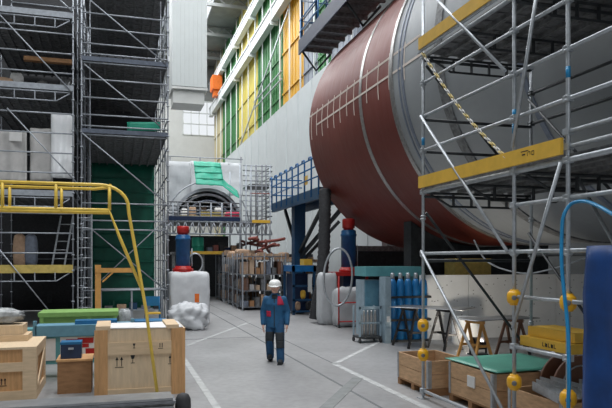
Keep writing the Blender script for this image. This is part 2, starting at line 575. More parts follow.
def rail(root, p, q, name='ledger', r=.024, m='galv_far', n=6):
    return MB().tube(p, q, r, n).build(name, m, root)

def deck(root, x0, x1, y0, y1, z, th=.07, along='y', m='deck', edge='deck_side', wplank=.32):
    b = MB()
    L = x1 - x0 if along == 'y' else y1 - y0
    n = max(1, int(round(L / wplank)))
    for k in range(n):
        a = k / n; bb = (k + 1) / n
        if along == 'y':
            xa, xb = x0 + L * a + .0015, x0 + L * bb - .0015
            b.box(xa, xb, y0, y1, z - .012, z)
            for e in (xa, xb - .03):
                b.box(e, e + .03, y0, y1, z - th, z - .012)
            yy = y0 + .1
            while yy < y1 - .1:
                b.box(xa + .05, xb - .05, yy, yy + .05, z - .03, z - .012); yy += .42
        else:
            ya, yb = y0 + L * a + .008, y0 + L * bb - .008
            b.box(x0, x1, ya, yb, z - .012, z)
            for e in (ya, yb - .03):
                b.box(x0, x1, e, e + .03, z - th, z - .012)
            xx = x0 + .1
            while xx < x1 - .1:
                b.box(xx, xx + .05, ya + .05, yb - .05, z - .03, z - .012); xx += .42
    return b.build('deck', m, root)

# ------------------------------------------------------------------ left scaffold towers
vF = 21.93
uA0, uA1 = -4.25, -1.36
uB0, uB1 = -1.10, 1.64
vrows = [vF, vF + 2.45, vF + 4.9, vF + 7.35]
def zrow(py, v=vF, u=0.0):
    return CH + (HZ - py) / F * (u * s_ + v * c_)

tA = thing('scaffold_tower', 'left steel scaffold tower with pale sheets hung in its middle bays', 'scaffold', (uA0, vF, 0))
standards(tA, [(u, v) for u in (uA0, uA1) for v in vrows], 0, 13.2)
for py in (31, 51, 71, 112, 132, 152, 172, 213, 233, 253):
    z = zrow(py, u=-2.6)
    rail(tA, (uA0, vF, z), (uA1, vF, z))
for z in (13.0, 10.9, 8.9, 6.6, 4.5, 2.2):
    for a, b in zip(vrows, vrows[1:]):
        rail(tA, (uA1, a, z), (uA1, b, z), 'transom')
        rail(tA, (uA0, a, z), (uA0, b, z), 'transom')
    rail(tA, (uA0, vrows[-1], z), (uA1, vrows[-1], z))
for py, m in ((12, 'deck'), (86, 'deck'), (193, 'deck'), (268, 'yellow_deck')):
    z = zrow(py, u=-2.6)
    d = deck(tA, uA0 + .03, uA1 - .03, vF + .03, vrows[-1] - .03, z, .08, 'y')
    MB().box(uA0, uA1, vF - .03, vF + .02, z - .16 if m == 'yellow_deck' else z - .08, z + .10).build('toe_board', 'yellow_deck' if m == 'yellow_deck' else 'galv_far', tA)
    t = MB()                                      # lattice girder carrying the deck
    zl = z - .42
    t.tube((uA0 + .1, vF, z - .14), (uA1 - .1, vF, z - .14), .022, 6)
    t.path([(uA0 + .1, vF, z - .16), (uA0 + .5, vF, zl), (uA1 - .5, vF, zl), (uA1 - .1, vF, z - .16)], .02, 6)
    for k in range(4):
        x = uA0 + .55 + k * .6
        t.bar((x, vF, z - .14), (x, vF, zl), .09, .03)
    t.build('girder', 'galv_far', tA)
def brace(root, p, q, m='galv_far', r=.022):
    return MB().tube(p, q, r, 6).build('brace', m, root)
def pF(px, py, v=vF):
    u = U_at(px, v)
    return V((u, v, CH + (HZ - py) / F * (u * s_ + v * c_)))
vb_ = vF - .06
brace(tA, pF(0, 15, vb_), pF(70, 90, vb_)); brace(tA, pF(60, 0, vb_), pF(73, 12, vb_)); brace(tA, pF(7, 108, vb_), pF(77, 183, vb_)); brace(tA, pF(-10, 238, vb_), pF(50, 312, vb_))

tB = thing('scaffold_tower', 'right steel scaffold tower beside the white shaft with dark deck undersides', 'scaffold', (uB0, vF, 0))
standards(tB, [(u, v) for u in (uB0, uB1) for v in vrows], 0, 13.2)
standards(tB, [(uB0 + .24, vF + .5), (uB1 - .2, vF + .6), (uB1 - .02, vF + 1.2)], 0, 13.2, .02, ros=False)
for py in (17, 32, 47, 82, 100, 117, 204, 221, 230, 290):
    z = zrow(py, u=.4)
    rail(tB, (uB0, vF, z), (uB1, vF, z))
zz = 1.2
while zz < 13:
    rail(tB, (uB0, vrows[0], zz), (uB0, vrows[1], zz), 'transom'); rail(tB, (uB1, vrows[0], zz), (uB1, vrows[1], zz), 'transom')
    rail(tB, (uB1, vrows[1], zz), (uB1, vrows[3], zz), 'transom')
    zz += .95
for py in (-10, 62, 133):
    z = zrow(py, u=.4)
    deck(tB, uB0 + .03, uB1 - .03, vF + .03, vrows[-1] - .03, z, .08, 'y')
    MB().box(uB0, uB1, vF - .05, vF - .015, z - .07, z + .07).build('toe_board', 'slate', tB)
    rail(tB, (uB0, vF, z - .12), (uB1, vF, z - .12))
    rail(tB, (uB0, vF - .03, z + .16), (uB1, vF - .03, z + .16))
brace(tB, pF(90, 0, vb_), pF(166, 64, vb_)); brace(tB, pF(84, 64, vb_), pF(160, 126, vb_)); brace(tB, pF(82, 133, vb_), pF(166, 203, vb_))
brace(tB, pF(90, 228, vF + 1.5), pF(165, 290, vF + 1.5)); brace(tB, pF(163, 222, vF + 1.7), pF(95, 286, vF + 1.7))
for (a, b) in ((0, 2.4), (2.4, 4.8), (4.8, 7.2), (7.2, 9.6), (9.6, 12)):
    brace(tB, (uB1, vrows[0], a), (uB1, vrows[1], b)); brace(tB, (uB0, vrows[0], a), (uB0, vrows[1], b))

# sheets hung in the scaffold
def sheet(name, p00, p10, p01, label, cat, m, nu=14, nv=14, amp=.05, seed=1, group=None, **k):
    return tag(MB().cloth(p00, p10, p01, nu, nv, amp, seed, **k).build(name, m), label, cat, group)
def hung(px0, px1, py0, py1, v, dv=0.0):
    a = pF(px0, py1, v); b = pF(px1, py1, v); t = pF(px0, py0, v)
    b = V((b.x, b.y + dv, a.z)); t = V((a.x, a.y, t.z))
    return a, b, t
sheet('plastic_sheet', *hung(-8, 27, 130, 181, vF + .45), 'dull grey plastic sheet hung at the far left of the left scaffold', 'sheet', 'hung_grey', seed=2, fold=(.05, 2.2))
sheet('plastic_sheet', *hung(30, 53, 128, 181, vF + .55), 'grey plastic sheet hung in the middle of the left scaffold behind a dark gap', 'sheet', 'hung_grey', seed=3, fold=(.04, 1.6))
sheet('plastic_sheet', *hung(51, 74, 113, 178, vF + .3), 'bright white plastic sheet hung next to the left scaffold right post', 'sheet', 'hung_white', amp=.10, seed=5, fold=(.05, 2))
sheet('paper_notice', *hung(9, 22, 132, 141, vF + .36), 'small white notice fixed on the grey sheet at far left', 'notice', 'paper', amp=0)
sheet('tarpaulin', (-6.6, vrows[-1] + .08, 0.02), (-.95, vrows[-1] + .08, .02), (-6.6, vrows[-1] + .08, 15.5), 'added black sheet standing in for shade at the back of the left scaffold tower', 'tarpaulin', 'rubber', seed=8, amp=.06)  # added backing, its black replaces the deep shade between the decks
gt = MB().cloth((uB0 + .06, vrows[-1] - .25, .02), (uB1 - .06, vrows[-1] - .25, .02), (uB0 + .06, vrows[-1] - .25, 6.4), 16, 12, .05, 4)
for k in range(9):
    z = .9 + k * .6
    gt.tube((uB0 + .06, vrows[-1] - .3, z), (uB1 - .06, vrows[-1] - .3, z), .035, 6)
tag(gt.build('tarpaulin', 'dark_green'), 'dark green banded tarpaulin at the back of the right scaffold tower', 'tarpaulin')
tag(MB().cloth(pF(127, 131, vF + .7), pF(160, 131, vF + .7), pF(127, 122, vF + .7), 8, 4, .03, 9).build('tarpaulin', 'green_tarp'), 'small bright green tarpaulin folded on the upper scaffold deck', 'tarpaulin')
tag(MB().cloth((uB0 - .1, vrows[-1] + .07, 6.4), (uB1 + .1, vrows[-1] + .07, 6.4), (uB0 - .1, vrows[-1] + .07, 15.0), 10, 10, .05, 6).build('tarpaulin', 'rubber'), 'added black sheet standing in for shade at the upper back of the right scaffold tower', 'tarpaulin')  # added black backing, keeps the upper bays as dark as shade
# plank on scaffold, upper left
tag(MB().box(U_at(24, vF + .9), U_at(72, vF + .9), vF + .8, vF + 1.05, zrow(60), zrow(56)).build('plank', 'wood_dark'), 'long brown timber plank behind the left scaffold guard rails', 'plank')

zc1 = zrow(86, u=-2.6); zc2 = zrow(193, u=-2.6); zc3 = zrow(12, u=-2.6)
for i, (px, dv, sx, sz, m, lb_) in enumerate(((6, 1.4, .5, .55, 'tan', 'tan sack at the far left of the deck above the plastic sheets'), (17, 2.0, .45, .9, 'paper', 'white sack on the deck above the plastic sheets'),
        (30, 1.7, .6, .4, 'dull_red', 'dull red bundle on the deck above the plastic sheets'), (42, 2.4, .4, .8, 'grey_sheet', 'grey drum shaped sack on the deck above the plastic sheets'),
        (56, 1.6, .5, .5, 'wood_brown', 'brown sack near the right end of the deck above the plastic sheets'), (66, 2.6, .4, 1.0, 'sheet_metal', 'grey upright sack at the right end of the deck above the plastic sheets'))):
    tag(MB().lump((U_at(px, vF + dv), vF + dv, zc1 + .001), (sx, .4, sz), 6, .1, i, 4).build('sack', m), lb_, 'sack', 'sacks on the left scaffold deck')
for i, (px, m) in enumerate(((20, 'tan'), (31, 'deck_side'))):
    tag(MB().lump((U_at(px, vF + 1.2), vF + 1.2, zrow(268, u=-2.6) + .001), (.42, .4, 1.1), 6, .1, i + 9, 4).build('sack', m), ('tan', 'slate')[i] + ' sack in the dark bay left of the leaning ladder', 'sack')

def ladder(label, p, q, wd, m='galv'):
    p, q = V(p), V(q)
    r = thing('ladder', label, 'ladder', p)
    side = V((1, 0, 0)) * wd / 2
    for s in (-1, 1):
        MB().bar(p + side * s, q + side * s, .05, .03).build('stile', m, r)
    n = int((q - p).length / .3)
    for k in range(1, n):
        c = p + (q - p) * (k / n)
        MB().tube(c - side, c + side, .016, 6).build('rung', m, r)
zy = zrow(268, u=-2.6)
pl = pF(58, 266, vF + .5); pl.z = zy + .01
ladder('aluminium ladder leaning on the yellow edged scaffold deck', pl, pF(67, 216, vF + 1.0), .38)
pl = pF(85, 300, vF - .3); pl.z = 0
ladder('upright aluminium ladder between the two scaffold towers', pl, pF(85, 208, vF - .3), .42)

# yellow tubular guard in front of the left crates
yr = thing('yellow_guard_rail', 'yellow tubular guard frame with a bent handrail reaching down past the big crate', 'guard rail', (.6, 10.2, 0))
vR = 10.2
def pR(px, py, v=vR):
    return pF(px, py, v)
rr = .026
zt, zl = 3.30, 2.92
front = [(-2.6, vR, zt), (-.25, vR, zt)]
for k in range(1, 8):
    a = PI / 2 * k / 8
    front.append((-.25 + .42 * math.sin(a), vR, zt - .42 * (1 - math.cos(a)) * .8))
front += [tuple(pR(129, 214)), tuple(pR(134, 242)), tuple(pR(146, 310)), (pR(158, 392).x, vR, .0)]
MB().path(front, rr, 10).build('handrail', 'yellow_rail', yr)
MB().path([(-2.6, vR, zl), (pR(109, 210).x, vR, zl), tuple(pR(120, 238)), tuple(pR(143, 292))], rr * .95, 10).build('lower_rail', 'yellow_rail', yr)
for px in (2.4, 56, 109.5):
    u = U_at(px, vR)
    MB().tube((u, vR, zl), (u, vR, zt), rr * .95, 10).build('upright', 'yellow_rail', yr)
MB().path([(-2.6, vR + .62, zt), (-.35, vR + .62, zt), (-.14, vR + .35, zt), (-.1, vR, zt)], rr * .9, 10).build('rear_rail', 'yellow_rail', yr)
MB().path([(-2.6, vR + .62, zl), (-.12, vR + .62, zl), (-.12, vR, zl)], rr * .9, 10).build('rear_rail', 'yellow_rail', yr)
for px in (9.7, 61.5):
    u = U_at(px, vR + .62)
    MB().tube((u, vR + .62, zl), (u, vR + .62, zt), rr * .9, 10).build('upright', 'yellow_rail', yr)
for v in (vR, vR + .62):
    MB().tube((-2.6, v, 0), (-2.6, v, zt), rr, 10).build('support_post', 'yellow_rail', yr)

# ------------------------------------------------------------------ timber crates at the left
def arrow_marks(b, u, v, z, s=1.0):
    for k in (0, .07 * s):
        b.box(u + k - .006, u + k + .006, v - .002, v, z, z + .12 * s)
        b.prism([(u + k - .025 * s, v - .002, z + .10 * s), (u + k + .025 * s, v - .002, z + .10 * s), (u + k, v - .002, z + .15 * s)], (0, .002, 0))
    b.box(u - .03, u + .10 * s, v - .002, v, z - .02, z - .01)

def glass_mark(b, u, v, z, s=1.0):
    b.prism([(u - .035 * s, v - .002, z + .13 * s), (u - .02 * s, v - .002, z + .07 * s), (u + .02 * s, v - .002, z + .07 * s), (u + .035 * s, v - .002, z + .13 * s)], (0, .002, 0))
    b.box(u - .005, u + .005, v - .002, v, z, z + .07 * s).box(u - .03 * s, u + .03 * s, v - .002, v, z, z + .01)

c0, c1, cv, cz = -.34, 1.06, 10.5, 1.10
big = thing('wooden_crate', 'large plywood shipping crate with orange corner boards behind the yellow handrail', 'crate', ((c0 + c1) / 2, cv + .5, 0))
MB().box(c0 + .03, c1 - .03, cv + .03, cv + 1.0, .12, cz - .03).build('body', 'ply', big)
for (a, b) in ((c0, c0 + .2), (c1 - .22, c1)):
    MB().box(a, b, cv, cv + .03, .0, cz - .04).build('corner_board', 'pine_v', big)
MB().box(c0 + .2, c1 - .22, cv, cv + .03, .66, .86).build('front_board', 'pine', big)
MB().box(c0 + .2, c1 - .22, cv, cv + .03, .0, .12).build('base_board', 'pine', big)
MB().box(c1 - .03, c1, cv + .03, cv + 1.0, .02, .14).box(c1 - .03, c1, cv + .03, cv + 1.0, cz - .2, cz - .04).box(c1 - .03, c1, cv + .05, cv + .2, .14, cz - .2).box(c1 - .03, c1, cv + .8, cv + 1.0, .14, cz - .2).build('side_board', 'pine', big)
for (a, b) in ((c0 + .02, c0 + .24), (c1 - .3, c1 - .1)):
    MB().box(a, b, cv, cv + 1.0, cz - .04, cz + .02).build('lid_batten', 'pine', big)
MB().cloth((c0 + .03, cv + .02, cz - .03), (c1 - .03, cv + .02, cz - .03), (c0 + .03, cv + 1.0, cz - .03), 12, 8, .012, 3).build('lid_film', 'paper', big)
mk = MB(); arrow_marks(mk, c0 + .34, cv + .028, .48); glass_mark(mk, c0 + .58, cv + .028, .52); arrow_marks(mk, c0 + 1.16, cv + .028, .5, .8)
glass_mark(mk, c0 + .6, cv - .0, .76, .6); arrow_marks(mk, c0 + 1.0, cv - .0, .76, .5)
mk.build('handling_marks', 'black', big)

l0, l1, lv, lz = -2.55, -1.2, 10.72, .80
lc = thing('wooden_crate', 'low plank crate with stamped marks at the left edge of the floor', 'crate', ((l0 + l1) / 2, lv + .7, 0))
MB().box(l0 + .03, l1 - .03, lv + .03, lv + 1.4, .05, lz - .02).build('body', 'pine_v', lc)
for z in (.0, lz - .36):
    MB().box(l0, l1 - .201, lv, lv + .03, z, z + .14).build('front_board', 'pine', lc)
MB().box(l1 - .2, l1, lv, lv + .03, .0, lz - .02).build('corner_board', 'pine', lc)
for z in (.0, lz - .16):
    MB().box(l1 - .03, l1, lv + .03, lv + 1.4, z, z + .14).build('side_board', 'pine', lc)
for v in (lv + .05, lv + 1.2):
    MB().box(l1 - .03, l1, v, v + .15, .14, lz - .16).build('side_post', 'pine', lc)
MB().bar((l1 - .005, lv + .2, .16), (l1 - .005, lv + 1.2, lz - .18), .02, .11).build('side_brace', 'pine', lc)
MB().box(l0, l1, lv, lv + 1.43, lz - .02, lz + .015).build('lid', 'ply', lc)
mk = MB(); arrow_marks(mk, l1 - .50, lv + .028, .24, .7); mk.build('handling_marks', 'black', lc)
# timbers and film on it
zt_ = lz + .016
for i, (x1, v0, v1, z0, z1, m, lb) in enumerate(((-1.42, 11.5, 12.1, zt_, zt_ + .10, 'pine', 'pale plank lying directly on the low crate lid at the left edge'),
                                           (-1.50, 11.55, 12.1, zt_ + .102, zt_ + .26, 'ply', 'thick pale timber on top of the plank over the low crate'))):
    tag(MB().box(-2.9, x1, v0, v1, z0, z1).build('timber', m), lb, 'timber')
tag(MB().lump((-2.1, 11.85, zt_ + .265), (1.1, .45, .26), 9, .22, 4, 3.0).build('plastic_film', 'clear_film'), 'crumpled clear plastic film heaped on the timbers at the left edge', 'film')

bc = thing('wooden_box', 'brown upright timber box between the two big crates', 'box', G(80, 386))
g = G(80, 386)
MB().box(-.92, -.40, 11.0, 11.6, 0, .52).build('body', 'wood_dark', bc)
MB().box(-.94, -.38, 10.98, 11.62, .52, .55).build('lid', 'pine_v', bc)
nb = thing('tool_box', 'small navy blue box standing on the brown timber box', 'box', (-.70, 11.2, .55))
MB().box(-.88, -.56, 11.1, 11.4, .55, .78).build('body', 'navy', nb)
MB().box(-.885, -.555, 11.095, 11.405, .78, .82).build('lid', 'lid_blue', nb)
MB().box(-.76, -.68, 11.07, 11.1, .70, .73).build('latch', 'galv', nb)

# teal work bench, cabinets and lids behind
bn = thing('work_bench', 'pale teal steel bench with notices behind the crates', 'bench', (-.6, 12.9, 0))
MB().box(-1.42, .25, 12.5, 13.0, .76, .96).build('top', 'bench_blue', bn)
MB().box(-1.38, .2, 12.56, 12.95, .25, .76).build('cabinet', 'teal', bn)
for u in (-1.36, .12):
    for v in (12.56, 12.88):
        MB().box(u, u + .07, v, v + .07, 0, .25).build('leg', 'dark_steel', bn)
for u in (-1.46, .25):
    MB().box(u, u + .06, 12.5, 12.58, .7, 1.05).build('end_stop', 'bench_blue', bn)
n1 = MB().box(-1.34, -1.08, 12.545, 12.56, .32, .72); n1.build('notice', 'paper', bn)
n2 = MB().box(-1.0, -.35, 12.545, 12.56, .34, .74); n2.build('poster', 'paper', bn)
pr = MB()
for (a, b, z0, z1) in ((-.9, -.66, .64, .70), (-.84, -.5, .54, .61), (-.56, -.40, .40, .52), (-.7, -.42, .62, .72)):
    pr.box(a, b, 12.54, 12.545, z0, z1)
pr.build('red_print', 'red', bn)
tag(MB().box(-.75, .0, 12.62, 12.95, .961, 1.03).build('folded_cover', 'lid_blue'), 'flat dark blue folded cover lying on the teal bench', 'cover')
tub = thing('storage_tub', 'dark blue tub beside the teal bench behind the big crate', 'tub', (.6, 13.0, 0))
MB().box(.36, .9, 12.75, 13.25, 0, .9).build('body', 'navy', tub)
MB().box(.33, .93, 12.72, 13.28, .9, .98).build('lid', 'lid_blue', tub)
gb_ = thing('green_bin', 'light green steel skip bin behind the teal bench', 'bin', (-.75, 15.0, 0))
b = MB().box(-1.55, .0, 14.6, 15.5, .35, .95); b.build('body', 'bin_green', gb_)
for u in (-1.57, -.62, -.08):
    MB().box(u, u + .08, 14.55, 14.6, .3, 1.03).build('rib', 'bin_green', gb_)
MB().box(-1.6, .03, 14.54, 15.55, .95, 1.04).build('rim', 'bin_green', gb_)
for u in (-1.5, -.15):
    for v in (14.65, 15.35):
        MB().box(u, u + .1, v, v + .1, 0, .35).build('foot', 'dark_steel', gb_)
tag(MB().lump((.16, 15.0, 0), (.3, .7, 1.05), 8, .06, 3, 6).build('wrapped_parcel', 'clear_film'), 'grey film wrapped parcel at the end of the green bin', 'parcel')
tag(MB().box(-2.2, -1.46, 13.6, 14.0, .72, .80).box(-2.2, -2.12, 13.6, 14, 0, .72).box(-1.54, -1.46, 13.6, 14, 0, .72).build('trestle', 'teal'), 'dark teal trestle left of the teal bench', 'trestle')

# steel table with clutter under the right tower
wt = thing('work_table', 'grey steel table with boards and tools inside the right scaffold tower', 'table', (.6, vF + .9, 0))
MB().box(-.6, 1.55, vF + .5, vF + 1.3, 1.12, 1.18).build('top', 'galv_far', wt)
for u in (-.55, .45, 1.45):
    MB().box(u, u + .06, vF + .52, vF + .58, 0, 1.12).build('leg', 'galv_far', wt)
MB().box(-.55, 1.5, vF + .52, vF + 1.28, .45, .48).build('shelf', 'galv_far', wt)
for i in range(5):
    u = -.4 + i * .4
    tag(MB().box(u, u + .26 + .04 * (i % 2), vF + .6, vF + 1.0, .481, .60 + .05 * ((i * 7) % 3)).build('tool_case', ('deck', 'tan', 'steel_blue', 'deck_side', 'rubber')[i]),
        ('black case at the left end of the table shelf', 'tan case second from left on the table shelf', 'blue case in the middle of the table shelf', 'slate grey case second from right on the table shelf', 'matt black case at the right end of the table shelf')[i] + ' inside the right scaffold tower', 'case')
cl = thing('clamp_frame', 'orange timber angle post with a cross arm beside the upright ladder', 'post', (-.62, vF - .1, 0))
MB().box(-.68, -.50, vF - .12, vF - .04, 0, 2.0).build('upright', 'wood_orange', cl)
MB().box(-.68, .55, vF - .14, vF - .06, 1.75, 1.9).build('arm', 'wood_orange', cl)
MB().bar((-.45, vF - .1, 1.45), (-.1, vF - .1, 1.78), .05, .05).build('strut', 'wood_orange', cl)
xb = thing('chair', 'blue framed site chair with a yellow seat inside the right scaffold tower', 'chair', (1.1, 20.8, 0))
for u in (.86, 1.3):
    for v in (20.6, 21.0):
        MB().tube((u, v, 0), (u, v, .48 if v < 20.8 else 1.0), .018, 6).build('leg', 'lid_blue', xb)
MB().box(.84, 1.32, 20.58, 21.02, .46, .5).build('seat', 'yellow', xb)
MB().box(.84, 1.32, 20.99, 21.02, .7, 1.0).build('backrest', 'lid_blue', xb)

# grey sheets on the floor at the bottom left
names_ = ('bottom', 'second lowest', 'third lowest', 'fourth lowest', 'fifth lowest', 'fifth from top', 'fourth from top', 'third from top', 'second from top', 'topmost')
for i in range(10):
    z = .05 + i * .036
    o = MB().box(-3.2, .72 - .012 * ((i * 3) % 4), 8.28 + .02 * ((i * 5) % 4), 8.72 - .012 * (i % 3), z, z + .030)
    tag(o.build('metal_sheet', ('sheet_metal', 'deck', 'galv_dark')[i % 3] if i < 9 else 'sheet_metal'), names_[i] + ' long grey metal sheet in the stack at the bottom left', 'sheet', 'metal sheets stacked at the bottom left')
for v in (8.36, 8.56):
    tag(MB().box(-3.2, .6, v, v + .08, 0, .05).build('timber_skid', 'wood_dark'), ('near' if v < 8.5 else 'far') + ' dark timber skid under the stacked grey metal sheets', 'skid')
tag(MB().lathe((.83, 8.5, 0), (0, 0, 1), [(.10, 0), (.105, .26), (.10, .34), (.07, .40), (.02, .42)], 18).build('rubber_buffer', 'rubber'), 'black rounded rubber buffer at the end of the metal sheets', 'buffer')

# ------------------------------------------------------------------ blue and red jacks
def jack(label, x, y, z, h, r=.24, pipe=True):
    j = thing('hydraulic_jack', label, 'jack', (x, y, z))
    MB().lathe((x, y, z), (0, 0, 1), [(.34, 0), (.34, .08), (r + .03, .09), (r + .03, .16)], 28).build('base_flange', 'red', j)
    MB().lathe((x, y, z + .16), (0, 0, 1), [(r, 0), (r, h * .58), (r + .02, h * .58), (r + .02, h * .62), (r, h * .63), (r, h * .68), (r - .03, h * .70)], 28).build('cylinder', 'blue', j)
    MB().lathe((x, y, z + .16 + h * .70), (0, 0, 1), [(r * .7, 0), (r * .7, .06), (r * .85, .07), (r * .85, h * .3 - .20), (r * .75, h * .3 - .16)], 28).build('piston_head', 'red', j)
    if pipe:
        MB().tube((x + r + .05, y - .05, z + .15), (x + r + .05, y - .05, z + h * .5), .02, 8).build('pipe', 'galv', j)
    return j
p = W(183, 272, 21.6)
wb = thing('wrapped_machine', 'white sheet wrapped block carrying the left blue jack', 'wrapped block', (p.x + .1, p.y + .2, 0))
MB().lump((p.x + .2, p.y + .25, 0), (1.30, 1.5, 1.76), 14, .035, 2, 18, 3).build('wrapping', 'white_sheet', wb)
MB().box(p.x - .32, p.x + .34, p.y - .32, p.y + .5, 1.66, 1.80).build('top_plate', 'red', wb)
pm = W(197.5, 298, 20.7)
MB().box(pm.x - .09, pm.x + .05, pm.y - .02, pm.y, pm.z - .14, pm.z + .14).build('orange_label', 'orange', wb)
jack('blue jack with a red head standing on the white wrapped block', p.x, p.y, 1.80, 1.5)
tag(MB().lump(G(190, 331) + V((.02, .45, 0)), (1.15, .85, .80), 14, .26, 6, 3.2, 2.6).build('plastic_bag', 'white_sheet'), 'heap of crumpled white plastic at the foot of the wrapped block', 'bag')
q = W(197, 258, 21.2)
tag(MB().path([(q.x + .24 * math.cos(a), q.y + .45, 2.05 + .32 * math.sin(a)) for a in [2 * PI * k / 28 for k in range(28)]], .025, 8, True).build('hose_loop', 'galv'), 'grey hose loop beside the left blue jack', 'hose')
bpy.data.objects['hose_loop'].location.z = 1.72

xj, yj = 7.75, 21.0
jack('blue jack with a red head standing under the far end of the drum', xj, yj, 1.75, 1.85, .26)
jf = thing('jack_stand', 'red steel stand carrying the blue jack under the drum', 'stand', (xj, yj, 0))
for u in (xj - .55, xj + .5):
    for v in (yj - .4, yj + .4):
        MB().box(u, u + .08, v, v + .08, 0, 1.65).build('leg', 'red', jf)
MB().box(xj - .62, xj + .66, yj - .5, yj + .55, 1.62, 1.75).build('top_plate', 'red', jf)
MB().box(xj - .55, xj + .58, yj - .44, yj - .38, .55, .63).build('crossbar', 'red', jf)
MB().box(xj - .3, xj + .32, yj - .3, yj + .3, .25, 1.62).build('inner_cylinder', 'navy', jf)
tag(MB().lump((xj - .45, yj - 1.35, 0), (1.1, .7, 1.25), 11, .09, 7, 7).build('big_bag', 'pale_sheet'), 'white woven bulk bag in front of the red jack stand', 'bag')
tag(MB().lump((xj - 1.0, yj - .58, 0), (.62, .5, 1.72), 10, .06, 12, 8).build('wrapped_column', 'pale_sheet'), 'tall pale wrapped bundle left of the red jack stand', 'bundle')
bf = thing('bag_frame', 'thin red tubular bag trolley with castors round the white bulk bag', 'trolley', (xj - .4, yj - 1.8, 0))
ub, vb2 = xj - 1.0, yj - 1.82
for u in (ub, ub + 1.15):
    MB().tube((u, vb2, .1), (u, vb2, 1.65 if u == ub else .8), .025, 8).build('upright', 'red', bf)
    MB().lathe((u - .02, vb2, .07), (1, 0, 0), [(.07, 0), (.07, .04)], 14).build('castor', 'rubber', bf)
for z in (.8, .2):
    MB().tube((ub, vb2, z), (ub + 1.15, vb2, z), .022, 8).build('crossbar', 'red', bf)
# big grey hose hanging as a ring
h0 = W(338, 277, 20.2)
tag(MB().path([h0 + V((c_ * .45 * math.cos(a), -s_ * .45 * math.cos(a) + .05 * math.sin(a), .9 * math.sin(a) + .1 * math.cos(a))) for a in [2 * PI * k / 40 for k in range(40)]], .035, 10, True).build('hose_ring', 'galv'),
    'big pale grey hose ring leaning in front of the white bundle', 'hose')
# black corrugated duct
dp = [W(325, 190, 22.6), W(325, 212, 22.4), W(324, 250, 22.2), W(321, 285, 22.0), W(317, 305, 22), W(315, 319, 22)]
pts, rad = [], []
for i in range(len(dp) - 1):
    for k in range(14):
        pts.append(dp[i].lerp(dp[i + 1], k / 14)); rad.append(.22 if k % 2 else .195)
pts.append(dp[-1]); rad.append(.2)
top = dp[0]
tag(MB().path(pts, rad, 16).build('ventilation_duct', 'rubber'), 'black corrugated ventilation hose hanging down beside the drum end', 'hose')

# ------------------------------------------------------------------ blue platform beyond the drum
pf = thing('access_platform', 'blue steel access platform with hooped rails on a thick column beyond the drum', 'platform', (7.7, 27, 0))
pu0, pu1, pv0, pv1, pz = 7.1, 8.6, 22.4, 29.8, 4.85
MB().box(pu0, pu1, pv0, pv1, pz - .1, pz).build('floor_plate', 'steel_blue', pf)
MB().box(pu0, pu0 + .12, pv0, pv1, pz - .42, pz - .1).box(pu1 - .12, pu1, pv0, pv1, pz - .42, pz - .1).build('side_beam', 'steel_blue', pf)
for z in (pz + .4, pz + .8, pz + 1.15):
    MB().tube((pu0, pv0, z), (pu0, pv1, z), .03, 8).build('guard_rail', 'rail_blue', pf)
    MB().tube((pu0, pv1, z), (pu1, pv1, z), .03, 8).build('guard_rail', 'rail_blue', pf)
for k in range(9):
    v = pv0 + (pv1 - pv0) * k / 8
    MB().path([(pu0, v, pz - .3), (pu0, v, pz + 1.1), (pu0, v + .05, pz + 1.24), (pu0, v + .3, pz + 1.26), (pu0, v + .38, pz + 1.15)], .035, 8).build('stanchion', 'rail_blue', pf)
MB().box(7.45, 7.95, 27.0, 27.5, 0, pz - .1).build('column', 'steel_blue', pf)
for (v, z) in ((23.2, pz - .3), (29.6, pz - .3)):
    MB().bar((7.7, 27.25, 2.4), (7.7, v, z), .12, .14).build('strut', 'dark_steel', pf)
MB().bar((7.7, 27.25, 2.2), (8.55, 23.5, pz - .5), .12, .14).build('strut', 'dark_steel', pf)
MB().bar((7.95, 27.25, 2.2), (9.6, 27.25, 3.9), .12, .14).build('strut', 'dark_steel', pf)
MB().box(pu0 - .01, pu0, 23.8, 24.2, pz + .25, pz + .6).build('yellow_sign', 'yellow', pf)
fr = thing('storage_cage', 'blue open steel storage cage at the foot of the platform column', 'frame', (6.9, 25.0, 0))
f0, f1, g0, g1 = 6.6, 7.55, 24.2, 25.6
for u in (f0, f1 - .1):
    for v in (g0, g1):
        MB().box(u, u + .1, v, v + .1, 0, 1.95).build('upright', 'steel_blue', fr)
MB().box(f0, f1, g0, g1 + .1, 1.7, 1.95).build('head_beam', 'rail_blue', fr)
for z in (.1, .55, 1.1):
    MB().box(f0, f1, g0, g0 + .06, z, z + .07).build('crossbar', 'steel_blue', fr)
MB().box(f0 + .12, f1 - .12, g0 + .5, g1, .08, 1.6).build('back_panel', 'navy', fr)
MB().box(f1 - .32, f1 - .16, g0 - .01, g0 + .03, .9, 1.6).build('pale_panel', 'white_paint', fr)
tag(MB().box(7.1, 7.44, 24.3, 24.9, 1.951, 2.2).build('carton', 'yellow'), 'yellow box on top of the blue steel cage', 'box')
for i in range(3):
    o = MB().lump((6.87 + .22 * i, 24.4 + .03 * i, .17 if i != 1 else .62), (.2, .2, .34), 6, .08, i, 3)
    tag(o.build('parts_sack', ('tan', 'yellow', 'rubber')[i]), ('tan', 'yellow', 'black')[i] + ' sack inside the blue steel cage', 'sack')

